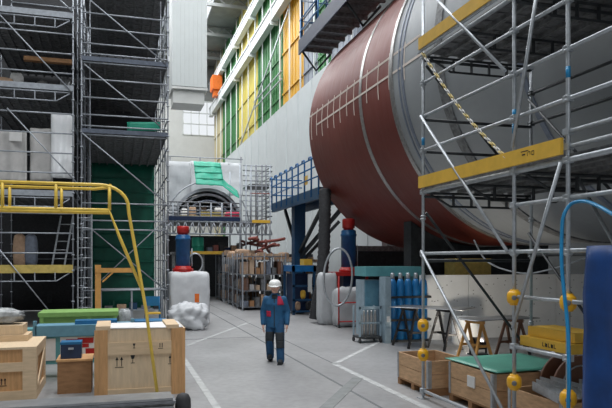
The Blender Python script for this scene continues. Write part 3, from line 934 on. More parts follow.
# ------------------------------------------------------------------ walkway high up at the drum flank
wk = thing('high_walkway', 'dark overhead walkway with blue end tower hugging the top of the drum', 'walkway', (7.5, 20, 10.2))
wz = 10.45
b = MB().box(6.9, 8.15, 8.0, 24.3, wz, wz + .12)
for k in range(22):
    v = 8.2 + k * .75
    b.box(6.9, 8.15, v, v + .08, wz - .14, wz)
b.build('deck', 'deck', wk)
MB().box(6.86, 6.92, 8.0, 24.3, wz - .2, wz + .35).build('edge_beam', 'navy', wk)
for v in (24.0, 19.0, 14.0):
    MB().path([(6.95, v, wz - .16), (7.5, v, wz - .85), (8.1, v, wz - .16)], .045, 8).build('bracket', 'dark_steel', wk)
for z in (.7, 1.15):
    MB().tube((6.92, 8, wz + z), (6.92, 24.3, wz + z), .03, 8).build('guard_rail', 'rail_blue', wk)
for k in range(8):
    v = 8.4 + k * 2.25
    MB().tube((6.92, v, wz), (6.92, v, wz + 1.2), .03, 8).build('stanchion', 'rail_blue', wk)
TW = ((6.98, 22.3), (8.0, 22.3), (6.98, 24.2), (8.0, 24.2))
for (u, v) in TW:
    MB().tube((u, v, wz + .12), (u, v, wz + 4.0), .04, 8).build('tower_post', 'steel_blue', wk)
for k in range(5):
    z = wz + .3 + k * .8
    for (a, b2) in ((TW[0], TW[1]), (TW[0], TW[2]), (TW[1], TW[3]), (TW[2], TW[3])):
        MB().tube((*a, z), (*b2, z), .025, 6).build('tower_rail', 'steel_blue', wk)
    MB().tube((*TW[0], z), (*TW[2], z + .8), .022, 6).build('tower_brace', 'steel_blue', wk)
# ------------------------------------------------------------------ near right scaffold along the drum
uR = 4.587
vP = [9.07, 6.68, 5.72]
uRB = 6.55
rs = thing('scaffold', 'near galvanised scaffold with yellow toe boards and yellow ball pads before the grey drum', 'scaffold', (uR, vP[1], 0))
rt = .0245
def post(x, y, z0, z1, m='galv', sticker=()):
    b = MB().tube((x, y, z0), (x, y, z1), rt, 12)
    b.box(x - .075, x + .075, y - .075, y + .075, 0, .012)
    b.tube((x, y, 0), (x, y, z0 + .25), rt * .8, 10)
    for z in (.12, 1.12, 2.24, 2.82, 3.22, 3.87, 4.40, 4.92, 5.33, 6.55):
        b.lathe((x, y, z - .04), (0, 0, 1), [(.027, 0), (.046, .012), (.046, .03), (.034, .036), (.034, .05), (.046, .056), (.046, .07), (.027, .08)], 12)
    o = b.build('post', m, rs)
    for s in sticker:
        MB().lathe((x, y, s), (0, 0, 1), [(.0255, 0), (.0255, .12)], 12).build('blue_tape', 'hose_blue', o)
post(uR, vP[0], .05, 7.2, sticker=(4.75 - .8,))
post(uR, vP[1], .05, 8.0, sticker=(3.68, 4.4 - .55))
post(uR, vP[2], .05, 8.0, sticker=(4.35 - .26,))
post(uR, 3.6, .05, 8.0)
for v in (vP[0], vP[1], 3.6):
    post(uRB, v, .05, 6.9, 'galv')
for (x, y, z) in ((uR, vP[0], .68), (uR, vP[0], 1.14), (uR, vP[1], .69), (uR, vP[1], 1.71), (uR, vP[2], .69), (uR, vP[2], 1.71)):
    prof = [(.026, -.112), (.058, -.112), (.064, -.104), (.066, -.090), (.080, -.086), (.096, -.062), (.103, -.03), (.104, 0), (.103, .03), (.096, .062), (.080, .086), (.066, .090), (.064, .104), (.058, .112), (.026, .112)]
    prof = [(max(.026, q_ * .84), h_ * .84) for q_, h_ in prof]
    o = MB().lathe((x, y, z), (0, 0, 1), prof, 22).build('ball_pad', 'yellow_ball', rs)
    dd = V((-x, -y, 0)).normalized()
    MB().lathe(V((x, y, z)) + dd * .080, dd, [(.03, 0), (.03, .012), (.018, .014)], 12).build('pad_bolt', 'deck', o)
def led(z, v0, v1, u=uR, name='ledger', m='galv', r=rt):
    b = MB().tube((u, v0, z), (u, v1, z), r, 12)
    for v in [x for x in vP if min(v0, v1) - .1 < x < max(v0, v1) + .1]:
        b.box(u - .035, u + .035, v - .05, v + .05, z - .035, z + .035)
    return b.build(name, m, rs)
for z in (6.55, 4.92, 4.40, 3.87):
    led(z, vP[0], 3.6)
led(3.22, vP[0], 3.6, r=.032); led(5.33, vP[0], 3.6, r=.03)
led(2.82, vP[1] + .06, 3.6); led(2.26, vP[0], 3.4); led(1.72, vP[1] + .05, vP[2] - .25); led(1.12, vP[1], vP[2]); led(.12, vP[0], 3.6)
for z in (3.52, 3.36):
    led(z, vP[2], 3.6)
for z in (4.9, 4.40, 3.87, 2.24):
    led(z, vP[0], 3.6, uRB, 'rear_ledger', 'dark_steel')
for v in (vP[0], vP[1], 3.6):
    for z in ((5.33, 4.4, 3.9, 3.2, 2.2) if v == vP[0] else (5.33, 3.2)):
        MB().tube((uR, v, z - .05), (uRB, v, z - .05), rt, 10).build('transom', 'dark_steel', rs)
# decks
def rdeck(z):
    b = MB()
    n = 6
    for k in range(n):
        a = uR + .06 + (uRB - uR - .12) * k / n; e = uR + .06 + (uRB - uR - .12) * (k + 1) / n - .015
        b.box(a, e, 3.6, vP[0] + .05, z - .015, z)
        b.box(a, a + .035, 3.6, vP[0] + .05, z - .075, z - .015); b.box(e - .035, e, 3.6, vP[0] + .05, z - .075, z - .015)
        v = 3.7
        while v < vP[0]:
            b.box(a + .05, e - .05, v, v + .04, z - .03, z - .015); v += .3
    b.build('deck', 'deck', rs)
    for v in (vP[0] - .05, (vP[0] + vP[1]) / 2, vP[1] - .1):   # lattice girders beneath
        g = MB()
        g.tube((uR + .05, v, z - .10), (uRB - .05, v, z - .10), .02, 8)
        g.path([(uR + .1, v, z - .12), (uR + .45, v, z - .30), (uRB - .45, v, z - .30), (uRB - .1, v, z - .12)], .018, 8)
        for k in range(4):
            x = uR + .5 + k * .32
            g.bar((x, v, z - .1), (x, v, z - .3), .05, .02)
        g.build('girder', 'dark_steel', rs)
rdeck(3.30); rdeck(5.42)
lettering = MB()
tb = MB().box(uR - .075, uR - .035, vP[2] + .03, vP[0] + .02, 3.28, 3.46)
tb.build('toe_board', 'yellow', rs)
tb2 = MB().box(uR - .075, uR - .035, 3.6, vP[0] + .02, 5.44, 5.62).build('toe_board', 'yellow', rs)
MB().box(uR - .06, uR - .03, 3.6, vP[0] + .1, 5.40, 5.438).build('edge_strip', 'galv', rs)
MB().box(uR, uRB, vP[0] + .06, vP[0] + .1, 3.30, 3.45).build('end_board', 'dark_steel', rs)
for k, (a, b, z0, z1) in enumerate(((6.42, 6.36, 3.37, 3.385), (6.32, 6.315, 3.35, 3.40), (6.30, 6.27, 3.39, 3.40), (6.27, 6.265, 3.36, 3.40), (6.24, 6.20, 3.35, 3.36), (6.24, 6.235, 3.35, 3.40), (6.20, 6.195, 3.35, 3.40), (6.24, 6.20, 3.39, 3.40), (6.44, 6.30, 3.41, 3.42))):
    lettering.box(uR - .077, uR - .075, a, b, z0, z1)
lettering.build('stencil_marks', 'black', rs)
def dg(p, q, m='galv', r=.022):
    return MB().tube(p, q, r, 10).build('brace', m, rs)
uD = uR - .06
dg((uD, vP[0], 6.5), (uD, vP[1] + .1, 4.46)); dg((uD, vP[0] - .03, 4.4), (uD, vP[1] + .05, 2.26)); dg((uD, vP[0] - .05, 2.3), (uD, vP[1] + .1, .28))
dg((uD, vP[1] - .05, 3.5), (uD, 6.08, 5.45)); dg((uD, vP[1] - .06, 1.35), (uD, vP[2] + .04, 3.2))
uE = uRB - .05
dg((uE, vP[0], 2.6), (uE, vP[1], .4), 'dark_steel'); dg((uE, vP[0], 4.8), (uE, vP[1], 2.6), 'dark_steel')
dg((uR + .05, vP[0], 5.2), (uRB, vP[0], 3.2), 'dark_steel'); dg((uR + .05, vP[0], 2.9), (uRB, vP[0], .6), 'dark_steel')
dg((uR + .9, vP[1], 3.2), (uR + 1.35, vP[2], 1.2), 'galv'); dg((uR + .75, vP[2], 3.2), (uR + 1.2, vP[2] - .4, 1.0), 'galv')
# yellow white barrier chain
pa, pb = V((uR - .04, vP[0] - .05, 5.38)), V((uR - .05, vP[1] + .03, 3.36))
cy = thing('barrier_chain', 'yellow and white plastic barrier chain sloping between two scaffold posts', 'chain', pb)
N = 44
def cpos(t):
    return pa.lerp(pb, t) + V((0, 0, -.12 * math.sin(PI * t)))
for k in range(N):
    par = (k // 2) % 2
    a, e = cpos(k / N), cpos((k + 1.25) / N)
    d = (e - a); sd = d.cross(V((1, 0, 0)) if k % 2 else V((0, .5, 1))).normalized() * .018
    MB().path([a, a.lerp(e, .2) + sd, a.lerp(e, .8) + sd, e, a.lerp(e, .8) - sd, a.lerp(e, .2) - sd], .0095, 5, True).build(('yellow_link', 'white_link')[par], ('chain_yellow', 'paper')[par], cy)
# yellow boards lying on the low ledger
for i, (z0, x0, x1, v0, v1) in enumerate(((1.146, 4.64, 5.05, 5.75, 6.64), (1.262, 4.72, 5.10, 5.78, 6.60), (1.146, 5.06, 5.5, 5.78, 6.6))):
    o = MB().box(x0, x1, v0, v1, z0, z0 + .11)
    o = o.build('yellow_board', 'yellow')
    tag(o, ('lower front yellow scaffold board with stencilled marks on the low rail', 'upper yellow scaffold board lying on the front one', 'rear yellow scaffold board beside the front one')[i], 'board', 'yellow boards on the low scaffold rail')
    if i == 0:
        s = MB()
        for k in range(5):
            s.box(4.638, 4.64, 6.22 - .05 * k, 6.185 - .05 * k, 1.18, 1.188 + .03 * ((k * 3) % 2)).box(4.638, 4.64, 6.22 - .05 * k, 6.21 - .05 * k, 1.18, 1.225)
        s.build('stencil_marks', 'black', o)
dgp = MB().tube((5.45, vP[1], 1.12), (5.45, vP[2], 1.12), rt, 10).tube((uR, vP[2] + .3, 1.12), (uRB, vP[2] + .3, 1.12), rt, 10).build('board_bearer', 'galv', rs)

# blue air hose
hp = [W(570, 420, 6.2), W(569, 380, 6.2), W(568, 330, 6.3), W(562, 270, 6.5), W(562, 230, 6.6), W(564, 215, 6.6), W(570, 205, 6.6), W(578, 201.5, 6.5), W(588, 202, 6.3), W(600, 207, 6.0), W(616, 216, 5.7), W(640, 226, 5.5)]
tag(MB().path(smooth_path([W(590, 470, 6.2)] + hp), .019, 10).build('air_hose', 'hose_blue'), 'bright blue air hose looped over the right scaffold rail', 'hose')
# blue tarpaulin at the right edge
tag(MB().cloth((uR - .10, 5.34, .02), (uR - .10, 3.5, .02), (uR - .10, 5.34, 2.30), 26, 14, .05, 11, .012, 1.5, (.035, 4)).build('tarpaulin', 'curtain_blue'),
    'dark blue tarpaulin hanging from a scaffold rail at the right edge', 'tarpaulin')

# ------------------------------------------------------------------ things below the right scaffold
def open_crate(label, u0, u1, v0, v1, z0, z1, m='pine', pallet=True, sticker=None):
    t = thing('open_crate', label, 'crate', ((u0 + u1) / 2, (v0 + v1) / 2, 0))
    h = z1 - z0; n = 2
    for nm, fn in (('aisle_side', lambda a, b: (u0, u0 + .025, v0, v1, a, b)), ('back_side', lambda a, b: (u1 - .025, u1, v0, v1, a, b)),
                   ('near_end', lambda a, b: (u0 + .025, u1 - .025, v0, v0 + .025, a, b)), ('far_end', lambda a, b: (u0 + .025, u1 - .025, v1 - .025, v1, a, b))):
        b = MB()
        for k in range(n):
            b.box(*fn(z0 + h * k / n + .004, z0 + h * (k + 1) / n - .004))
        b.build(nm, m, t)
    MB().box(u0 + .02, u1 - .02, v0 + .02, v1 - .02, z0, z0 + .02).build('bottom', 'wood_dark', t)
    for (x, y) in ((u0 - .012, v0), (u0 - .012, v1 - .05)):
        MB().box(x, x + .012, y, y + .05, z0, z1).build('corner_batten', 'galv', t)
    for (x, y) in ((u0, v0 - .012), (u1 - .05, v0 - .012)):
        MB().box(x, x + .05, y, y + .012, z0, z1).build('corner_batten', 'galv', t)
    if z0 > .05:
        b = MB()
        for v in (v0, (v0 + v1) / 2 - .05, v1 - .1):
            b.box(u0, u1, v, v + .1, 0, z0 - .022)
        b.box(u0, u1, v0, v1, z0 - .022, z0)
        b.build('pallet', 'wood_dark', t)
    if sticker:
        MB().box(u0 - .016, u0 - .001, *sticker).build('paper_label', 'paper', t)
    return t
open_crate('open pine crate on a pallet beside the far scaffold post', 4.72, 5.45, 9.15, 10.3, .12, .56, 'crate_wood')
open_crate('open pine crate with a paper label under the green sheet', 4.92, 5.72, 7.65, 8.85, .12, .60, 'crate_wood', sticker=(8.1, 8.3, .32, .48))
open_crate('near pine crate holding grey metal channels under the ball padded posts', 4.86, 5.5, 6.15, 7.2, .06, .52, 'crate_wood')
tag(MB().cloth((4.95, 7.62, .618), (6.35, 7.66, .628), (4.92, 9.0, .618), 8, 8, .0, 1, .012).build('green_sheet', 'sheet_green'), 'pale green sheet lying over the middle open crate', 'sheet')
for i in range(4):                                       # loose contents of the far crate
    tag(MB().box(4.78 + .15 * i, 4.9 + .15 * i, 9.25, 10.1 - .1 * (i % 2), .141, .32 + .05 * (i % 3)).build('timber_offcut', 'wood_brown'),
        ('leftmost', 'second from left', 'third from left', 'rightmost')[i] + ' brown timber offcut inside the far open crate', 'offcut', 'offcuts in the far crate')
for i in range(3):
    a = V((4.90 + .2 * i, 6.5 + .12 * i, .525)); 
    M = Matrix.Translation(a) @ Matrix.Rotation(-.25 + .12 * i, 4, 'Z') @ Matrix.Rotation(math.radians(0), 4, 'Y')
    b = MB().box(0, .17, -.32, .42, 0, .012).box(0, .012, -.32, .42, .012, .11).box(.158, .17, -.32, .42, .012, .11)
    tag(b.xf(M).build('metal_channel', 'galv'), ('left', 'middle', 'right')[i] + ' of three grey metal channels lying on the near crate', 'channel', 'metal channels on the near crate')
rl = thing('cable_reel', 'brown wooden cable reel standing behind the near crates', 'reel', (6.02, 7.42, 0))
for v in (7.28, 7.56):
    b = MB().lathe((6.02, v - .02, .43), (0, 1, 0), [(.43, 0), (.43, .04)], 40); b.build('flange', 'wood_brown', rl)
MB().lathe((6.02, 7.28, .43), (0, 1, 0), [(.2, 0), (.2, .28)], 24).build('core', 'wood_dark', rl)
MB().lathe((6.02, 7.20, .43), (0, 1, 0), [(.05, 0), (.05, .44)], 14).build('hub', 'dark_steel', rl)
MB().path([(6.02 + .3 * math.cos(a), 7.255, .43 + .3 * math.sin(a)) for a in [2 * PI * k / 24 for k in range(24)]], .012, 6, True).build('bolt_ring', 'galv', rl)
open_crate('brown timber box at the right behind the grey metal channels', 5.75, 6.4, 6.15, 6.95, .05, .62, 'wood_brown')

# trestle tables with sheets
def trestle(label, u, v, h, wd, m, ry=0.0, group=None):
    t = thing('trestle', label, 'trestle', (u, v, 0), group)
    R_ = Matrix.Translation(V((u, v, 0))) @ Matrix.Rotation(ry, 4, 'Z')
    MB().box(-wd / 2, wd / 2, -.03, .03, h - .08, h).xf(R_).build('top_bar', m, t)
    for s in (-1, 1):
        for e in (-1, 1):
            MB().bar((s * wd * .38, 0, h - .05), (s * wd * .5, e * .26, 0), .05, .05).xf(R_).build('leg', m, t)
        MB().bar((s * wd * .45, -.16, h * .38), (s * wd * .45, .16, h * .38), .03, .05).xf(R_).build('spreader', m, t)
    MB().bar((-wd * .45, 0, h * .38), (wd * .45, 0, h * .38), .03, .05).xf(R_).build('crossbar', m, t)
    return t
a = G(411, 347); trestle('black steel trestle nearest the blue gas bottles', a.x, a.y + .1, .98, .7, 'black', PI / 2 + .15)
a = G(449, 350); trestle('black steel trestle at the right end of the grey sheet table', a.x, a.y + .2, .98, .7, 'black', PI / 2 + .1)
P0 = G(411, 347); P1 = G(449, 350)
c = (P0 + P1) / 2 + V((.12, .1, 0))
dv_ = (P1 - P0).normalized(); nv_ = V((-dv_.y, dv_.x, 0))
q0 = c - dv_ * .95 - nv_ * .5 + V((0, 0, .985)); 
tag(MB().cloth(q0, q0 + dv_ * 1.9, q0 + nv_ * 1.0 + V((0, 0, .0)), 8, 4, .0, 2, .012).build('steel_sheet', 'sheet_metal'), 'grey steel sheet lying on the two black trestles', 'sheet')
a = G(476, 361); trestle('orange timber trestle under the second sheet', a.x, a.y + .05, .88, .55, 'wood_orange', PI / 2 + .2)
b_ = G(513, 358); trestle('dark brown trestle right of the orange one', b_.x, b_.y, .88, .55, 'wood_brown', PI / 2 + .2)
c = (a + b_) / 2; dv_ = (b_ - a).normalized(); nv_ = V((-dv_.y, dv_.x, 0))
q0 = c - dv_ * .8 - nv_ * .35 + V((0, 0, .885))
tag(MB().cloth(q0, q0 + dv_ * 1.75, q0 + nv_ * .8, 8, 4, .01, 2, .012).build('steel_sheet', 'sheet_metal'), 'grey steel sheet lying on the orange and brown trestles', 'sheet')
# floodlight standing on the floor under the drum
wl = thing('work_lamp', 'black floodlight on the floor lighting the underside of the drum', 'lamp', (7.9, 12.9, 0))
MB().box(7.72, 8.08, 12.86, 12.92, .12, .40).build('housing', 'black', wl)
MB().box(7.70, 8.10, 12.78, 13.02, 0, .03).box(7.68, 7.71, 12.87, 12.91, .03, .34).box(8.09, 8.12, 12.87, 12.91, .03, .34).build('stand', 'dark_steel', wl)
em = bpy.data.materials.new('lamp_glow'); em.use_nodes = True
eb = em.node_tree.nodes['Principled BSDF']; eb.inputs['Emission Color'].default_value = (1, .88, .7, 1); eb.inputs['Emission Strength'].default_value = 4
MATS['lamp_glow'] = em
MB().box(7.75, 8.05, 12.92, 12.925, .15, .37).build('lamp_lens', 'lamp_glow', wl)
area('work_light', (7.9, 12.95, .27), .3, .22, 50, (math.radians(148), 0, math.radians(-25)), (1, .90, .76))
# white foam boards standing under the drum
for i in range(4):
    u0 = 7.85 + 1.42 * i
    t = thing('foam_board', ('leftmost', 'second from left', 'third from left', 'rightmost')[i] + ' white insulation board standing under the drum', 'board', (u0 + .7, 15.7, 0), 'white boards under the drum')
    MB().box(u0, u0 + 1.40, 15.6, 15.75, 0, 1.75).build('panel', 'foam', t)
    s = MB()
    for k in range(26):
        x = u0 + .05 + 1.3 * random.random(); z = .2 + 1.45 * random.random()
        s.box(x, x + .035, 15.597, 15.6, z, z + .018)
    s.build('fixing_marks', 'deck', t)
tag(MB().lathe((8.6, 14.6, 0), (0, 0, 1), [(.36, 0), (.37, .05), (.34, .7), (.1, .72)], 24).build('white_drum', 'foam'), 'white round tub standing before the white boards', 'tub')
tag(MB().path(smooth_path([W(474, 240, 14.6), W(488, 262, 14.4), W(520, 273, 13.6), W(548, 270, 13.2), W(585, 258, 12.8), W(612, 245, 12.5)]), .018, 8).build('cable', 'galv'), 'pale cable sagging under the drum', 'cable')
tag(MB().box(U_at(455, 16.2), U_at(491, 16.2), 16.2, 16.8, 1.76, 2.2).box(U_at(455, 16.2) , U_at(491, 16.2), 16.2, 16.8, 0, 1.76).build('steel_support', 'yellow_deck'), 'dull yellow support block under the drum behind the white boards', 'support')

# blue gas bottles in their rack
gx, gv = 6.98, 15.6
rk = thing('bottle_rack', 'dark steel rack holding the tall blue gas bottles', 'rack', (gx + .5, gv, 0))
MB().box(gx - .14, gx + 1.06, gv - .18, gv + .18, 0, .05).build('base', 'dark_steel', rk)
for z in (.55, 1.15):
    MB().box(gx - .14, gx + 1.06, gv - .18, gv - .15, z, z + .06).box(gx - .14, gx - .11, gv - .18, gv + .18, z, z + .06).box(gx + 1.03, gx + 1.06, gv - .18, gv + .18, z, z + .06).build('retaining_bar', 'dark_steel', rk)
for u in (gx - .14, gx + 1.03):
    MB().box(u, u + .03, gv + .15, gv + .18, .05, 1.5).build('upright', 'dark_steel', rk)
for i in range(5):
    x = gx + .015 + .225 * i
    t = thing('gas_bottle', ('leftmost', 'second from left', 'middle', 'second from right', 'rightmost')[i] + ' tall blue gas bottle in the rack under the drum', 'gas bottle', (x, gv, .05), 'blue gas bottles')
    MB().lathe((x, gv, .05), (0, 0, 1), [(.10, 0), (.107, .02), (.107, 1.42), (.09, 1.54), (.05, 1.61)], 20).build('shell', 'bottle_blue', t)
    MB().lathe((x, gv, 1.66), (0, 0, 1), [(.05, 0), (.055, .02), (.055, .13), (.03, .16)], 14).build('valve_cap', 'galv', t)
# pale blue cabinet and trolley beside it
cb = thing('steel_cabinet', 'pale blue steel cabinet with a teal head beside the gas bottles', 'cabinet', (6.35, 16.4, 0))
MB().box(6.66, 6.82, 15.3, 15.7, 0, 1.72).build('column', 'pale_blue', cb)
MB().box(6.42, 6.88, 16.2, 16.8, .1, 1.62).build('body', 'pale_blue', cb)
MB().box(6.45, 6.85, 16.18, 16.2, .9, 1.6).build('door', 'bench_blue', cb)
MB().box(6.40, 8.1, 16.0, 16.85, 1.72, 1.98).box(7.9, 8.1, 16.2, 16.8, 0, 1.72).build('head_beam', 'teal', cb)
MB().box(6.70, 6.78, 15.29, 15.3, .55, .7).build('paper_label', 'paper', cb)
tl = thing('parts_trolley', 'small trolley with steel rods standing before the pale cabinet', 'trolley', (5.95, 15.7, 0))
x0, v0 = 6.02, 15.5
MB().box(x0, x0 + .62, v0, v0 + .5, .12, .17).build('platform', 'dark_steel', tl)
for u in (x0, x0 + .58):
    for v in (v0, v0 + .46):
        MB().box(u, u + .04, v, v + .04, .17, .95).build('upright', 'pale_blue', tl)
        MB().lathe((u, v + .02, .06), (1, 0, 0), [(.06, 0), (.06, .04)], 14).build('castor', 'rubber', tl)
MB().box(x0, x0 + .62, v0, v0 + .02, .88, .95).box(x0, x0 + .62, v0, v0 + .02, .5, .54).build('rail', 'pale_blue', tl)
for i in range(5):
    x = x0 + .10 + .105 * i
    tag(MB().lathe((x, v0 + .2, .171), (0, 0, 1), [(.035, 0), (.04, .02), (.04, .52), (.02, .6), (.02, .66)], 12).build('steel_flask', 'weld'),
        ('leftmost', 'second from left', 'middle', 'second from right', 'rightmost')[i] + ' steel flask on the small trolley', 'flask', 'flasks on the small trolley')
tf = thing('shade_block', 'added dark block standing in for shade under the far end of the drum', 'frame', (10.8, 23, 0))  # added block, its dark colour stands in for shade beneath the drum
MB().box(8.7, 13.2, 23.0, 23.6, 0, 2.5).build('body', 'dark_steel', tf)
MB().box(8.6, 13.3, 22.9, 23.7, 2.5, 2.7).build('shade_block_top', 'deck', tf)
sa = thing('support_saddle', 'dark steel saddle carrying the drum near the gas bottles', 'support', (10.83, 17.6, 0))
pr_ = [(8.4, 17.4, 0), (13.2, 17.4, 0), (13.2, 17.4, 3.35)]
for k in range(17):
    x = 13.2 - 4.8 * k / 16
    pr_.append((x, 17.4, ZC - math.sqrt((R + .02) ** 2 - (x - UC) ** 2)))
MB().prism(pr_[:2] + pr_[3:], (0, .5, 0)).build('cradle', 'dark_steel', sa)

# ------------------------------------------------------------------ aisle racks beyond the worker
ci = 0
cols = ['tan', 'wood_dark', 'wood_brown', 'deck', 'tan', 'deck_side', 'rubber', 'cardboard', 'grey_sheet', 'sheet_metal']
names = ['nearest', 'second nearest', 'third nearest', 'fourth nearest', 'fifth nearest', 'farthest', 'rightmost']
for k in range(7):
    v = (27.0, 29.8, 33.3, 38.3, 42.0, 46.0, 28.0)[k]
    u0 = 5.15 + .08 * k if k < 6 else 7.25
    wd, dp_, ht = 1.9, 2.5 if k < 6 else 2.3, (2.45, 2.3, 2.55, 2.4, 2.6, 2.5, 2.2)[k]
    t = thing('storage_rack', names[k] + (' grey steel storage rack along the right side of the aisle' if k < 6 else ' grey steel storage rack, behind the blue column'), 'rack', (u0 + wd / 2, v + dp_ / 2, 0), 'aisle storage racks')
    for (x, y) in ((u0, v), (u0 + wd, v), (u0, v + dp_), (u0 + wd, v + dp_), (u0, v + dp_ / 2), (u0 + wd / 2, v)):
        MB().box(x - .025, x + .025, y - .025, y + .025, 0, ht).build('upright', 'galv_far', t)
    lv_ = (.15, .85, 1.55, ht - .12)
    for z in lv_:
        MB().box(u0, u0 + wd, v, v + dp_, z - .04, z).build('shelf', 'galv_dark', t)
    mesh = MB()
    for j in range(6):
        y = v + dp_ * (j + .5) / 6
        mesh.tube((u0 - .02, y, .1), (u0 - .02, y, ht), .012, 5)
    for j in range(5):
        x = u0 + wd * (j + .5) / 5
        mesh.tube((x, v - .02, .1), (x, v - .02, ht), .012, 5)
    mesh.build('mesh_side', 'galv_dark', t)
    for si, z in enumerate(lv_):
        nn = 7 if si < 3 else 5
        top = (lv_[si + 1] - .06) if si < 3 else z + .5
        lab = ('bottom shelf', 'second shelf', 'third shelf', 'top')[si]
        for j in range(nn):
            x = u0 + .08 + (wd - .16) * j / nn; ww = (wd - .16) / nn - .05
            hh = (top - z) * random.uniform(.3, .92) * (1 if si < 3 else .6)
            y0 = v + .06 + random.uniform(0, .1)
            dd = random.uniform(.5, 1.1)
            m = random.choice(cols) if si < 3 else random.choice(('tan', 'cardboard', 'tan', 'wood_dark'))
            tag(MB().box(x, x + ww, y0, y0 + dd, z + .001, z + hh).build('carton', m),
                'box %s on the %s of the %s aisle rack' % (('first from left', 'second from left', 'third from left', 'fourth from left', 'fifth from left', 'sixth from left', 'seventh from left')[j], lab, names[k]), 'box', 'boxes in the aisle racks')
        for j in range(3):                               # seen from the aisle side
            y0 = v + 1.35 + j * .42
            hh = (top - z) * random.uniform(.5, .9)
            tag(MB().lump((u0 + .35, y0 + .15, z + .001), (.5, .34, hh), 5, .05, j + k, 6).build('sack', random.choice(cols) if si < 3 else 'tan'),
                'sack %s behind the boxes on the %s of the %s aisle rack' % (('nearest', 'second', 'third')[j], lab, names[k]), 'sack', 'sacks in the aisle racks')
# pale board leaning, red pipes heaped above
a = G(262, 306)
tag(MB().bar((a.x + .35, a.y - .2, 0.05), (a.x + .05, a.y + .35, 2.1), .5, .05, (0, 1, 0)).build('board', 'paper'), 'pale board leaning on the nearest aisle rack', 'board')
for i in range(6):
    pts = [V((6.85 + .25 * ((i * 2) % 5) + (.28 + .1 * (i % 3)) * math.sin(j * (.5 + .12 * i) + 2 * i), 30.8 + .85 * j, 2.58 + .17 * i + (.05 + .13 * (i % 2)) * math.sin(j * .7 + i) - .05 * j * (i % 3))) for j in range(7)]
    tag(MB().path(smooth_path(pts, 5), .075, 8).build('red_pipe', 'dull_red'), ('lowest', 'second lowest', 'third lowest', 'third from top', 'second from top', 'topmost')[i] + ' dull red bent pipe heaped on the frame behind the aisle racks', 'pipe', 'red pipes behind the racks')
pfm = thing('pipe_frame', 'dark frame under the heap of red pipes', 'frame', (7.9, 33.5, 0))
MB().box(7.15, 9.4, 30.6, 36.6, 2.3, 2.45).build('top', 'dark_steel', pfm)
for u in (7.5, 9.2):
    for v in (30.8, 36.3):
        MB().box(u, u + .14, v, v + .14, 0, 2.3).build('leg', 'dark_steel', pfm)

# ------------------------------------------------------------------ ring segment under green sheet and the bridge scaffold in the back
gv0 = 33.0
def pB(px, py, v=gv0):
    return pF(px, py, v)
br = thing('scaffold_bridge', 'grey scaffold bridge with a lattice girder spanning below the green draped ring', 'scaffold', (pB(205, 260).x, gv0, 0))
uL, uRt = U_at(167, gv0), U_at(272, gv0)
zt1 = pB(220, 222).z; zt2 = pB(220, 234).z
uR2 = uRt
for px in (168, 173, 178, 188, 200, 211, 222, 231, 240, 246, 251, 256, 262, 266, 270):
    u = U_at(px, gv0)
    tall = pB(px, 165).z if px in (246, 251, 256, 262, 266, 270) else (pB(px, 203).z if px < 240 else pB(px, 164).z)
    z0 = 0 if px in (168, 240, 246, 262, 270) else zt2
    MB().tube((u, gv0, z0), (u, gv0, tall), .04, 6).build('post', 'galv_far' if random.random() < .4 else 'galv_dark', br)
    if px in (168, 240, 262, 270):
        MB().tube((u, gv0 + 3.1, 0), (u, gv0 + 3.1, tall), .04, 6).build('post', 'galv_far' if random.random() < .4 else 'galv_dark', br)
for py in (203, 207, 211, 214, 217, 220):
    z = pB(220, py).z
    MB().tube((uL, gv0, z), (U_at(240, gv0), gv0, z), .035, 6).build('ledger', 'galv_far' if random.random() < .4 else 'galv_dark', br)
for py in (166, 171, 176, 181, 186, 191, 196, 201, 206, 211, 216):
    z = pB(258, py).z
    MB().tube((U_at(243, gv0), gv0, z), (uR2, gv0, z), .03, 6).build('ledger', 'galv_far' if random.random() < .4 else 'galv_dark', br)
    MB().tube((uR2, gv0, z), (uR2, gv0 + 3.1, z), .03, 6).build('transom', 'galv_far' if random.random() < .4 else 'galv_dark', br)
lt = MB().tube((uL, gv0, zt1), (uR2, gv0, zt1), .045, 6).tube((uL, gv0, zt2), (uR2, gv0, zt2), .045, 6)
n = 15
for k in range(n):
    a = uL + (uR2 - uL) * k / n; b = uL + (uR2 - uL) * (k + 1) / n
    lt.tube((a, gv0, zt2), ((a + b) / 2, gv0, zt1), .03, 6); lt.tube(((a + b) / 2, gv0, zt1), (b, gv0, zt2), .03, 6)
lt.build('lattice_girder', 'galv_far', br)
MB().box(uL, uR2, gv0 + .05, gv0 + 5.2, zt1 + .02, zt1 + .1).build('deck', 'deck', br)
MB().box(uL, U_at(240, gv0), gv0 - .05, gv0 - .01, zt1 + .05, zt1 + .25).build('toe_board', 'navy', br)
MB().box(U_at(252, gv0), U_at(270, gv0), gv0 - .05, gv0 - .01, pB(260, 223).z, pB(260, 220).z).build('yellow_plank', 'yellow', br)
MB().box(U_at(250, gv0), uR2, gv0, gv0 + 2, pB(260, 186).z, pB(260, 184).z).build('upper_deck', 'deck', br)
MB().box(U_at(250, gv0) , U_at(270, gv0), gv0 - .03, gv0, pB(260, 194).z, pB(260, 193).z).build('red_band', 'dull_red', br)
for i, (x0_, x1_, py) in enumerate(((180, 199, 213), (200, 222, 210))):
    tag(MB().box(U_at(x0_, gv0 + .5), U_at(x1_, gv0 + .5), gv0 + .5, gv0 + .8, zt1 + .101, zt1 + .101 + .25 + .2 * i).build('plank', 'yellow_deck'), ('left', 'right')[i] + ' pale yellow plank stack on the scaffold bridge deck', 'plank')
tag(MB().lump((U_at(233, gv0 + .6), gv0 + .8, zt1 + .101), (.8, .6, .5), 6, .1, 3).build('sack', 'cloth_red'), 'red sack on the scaffold bridge deck', 'sack')
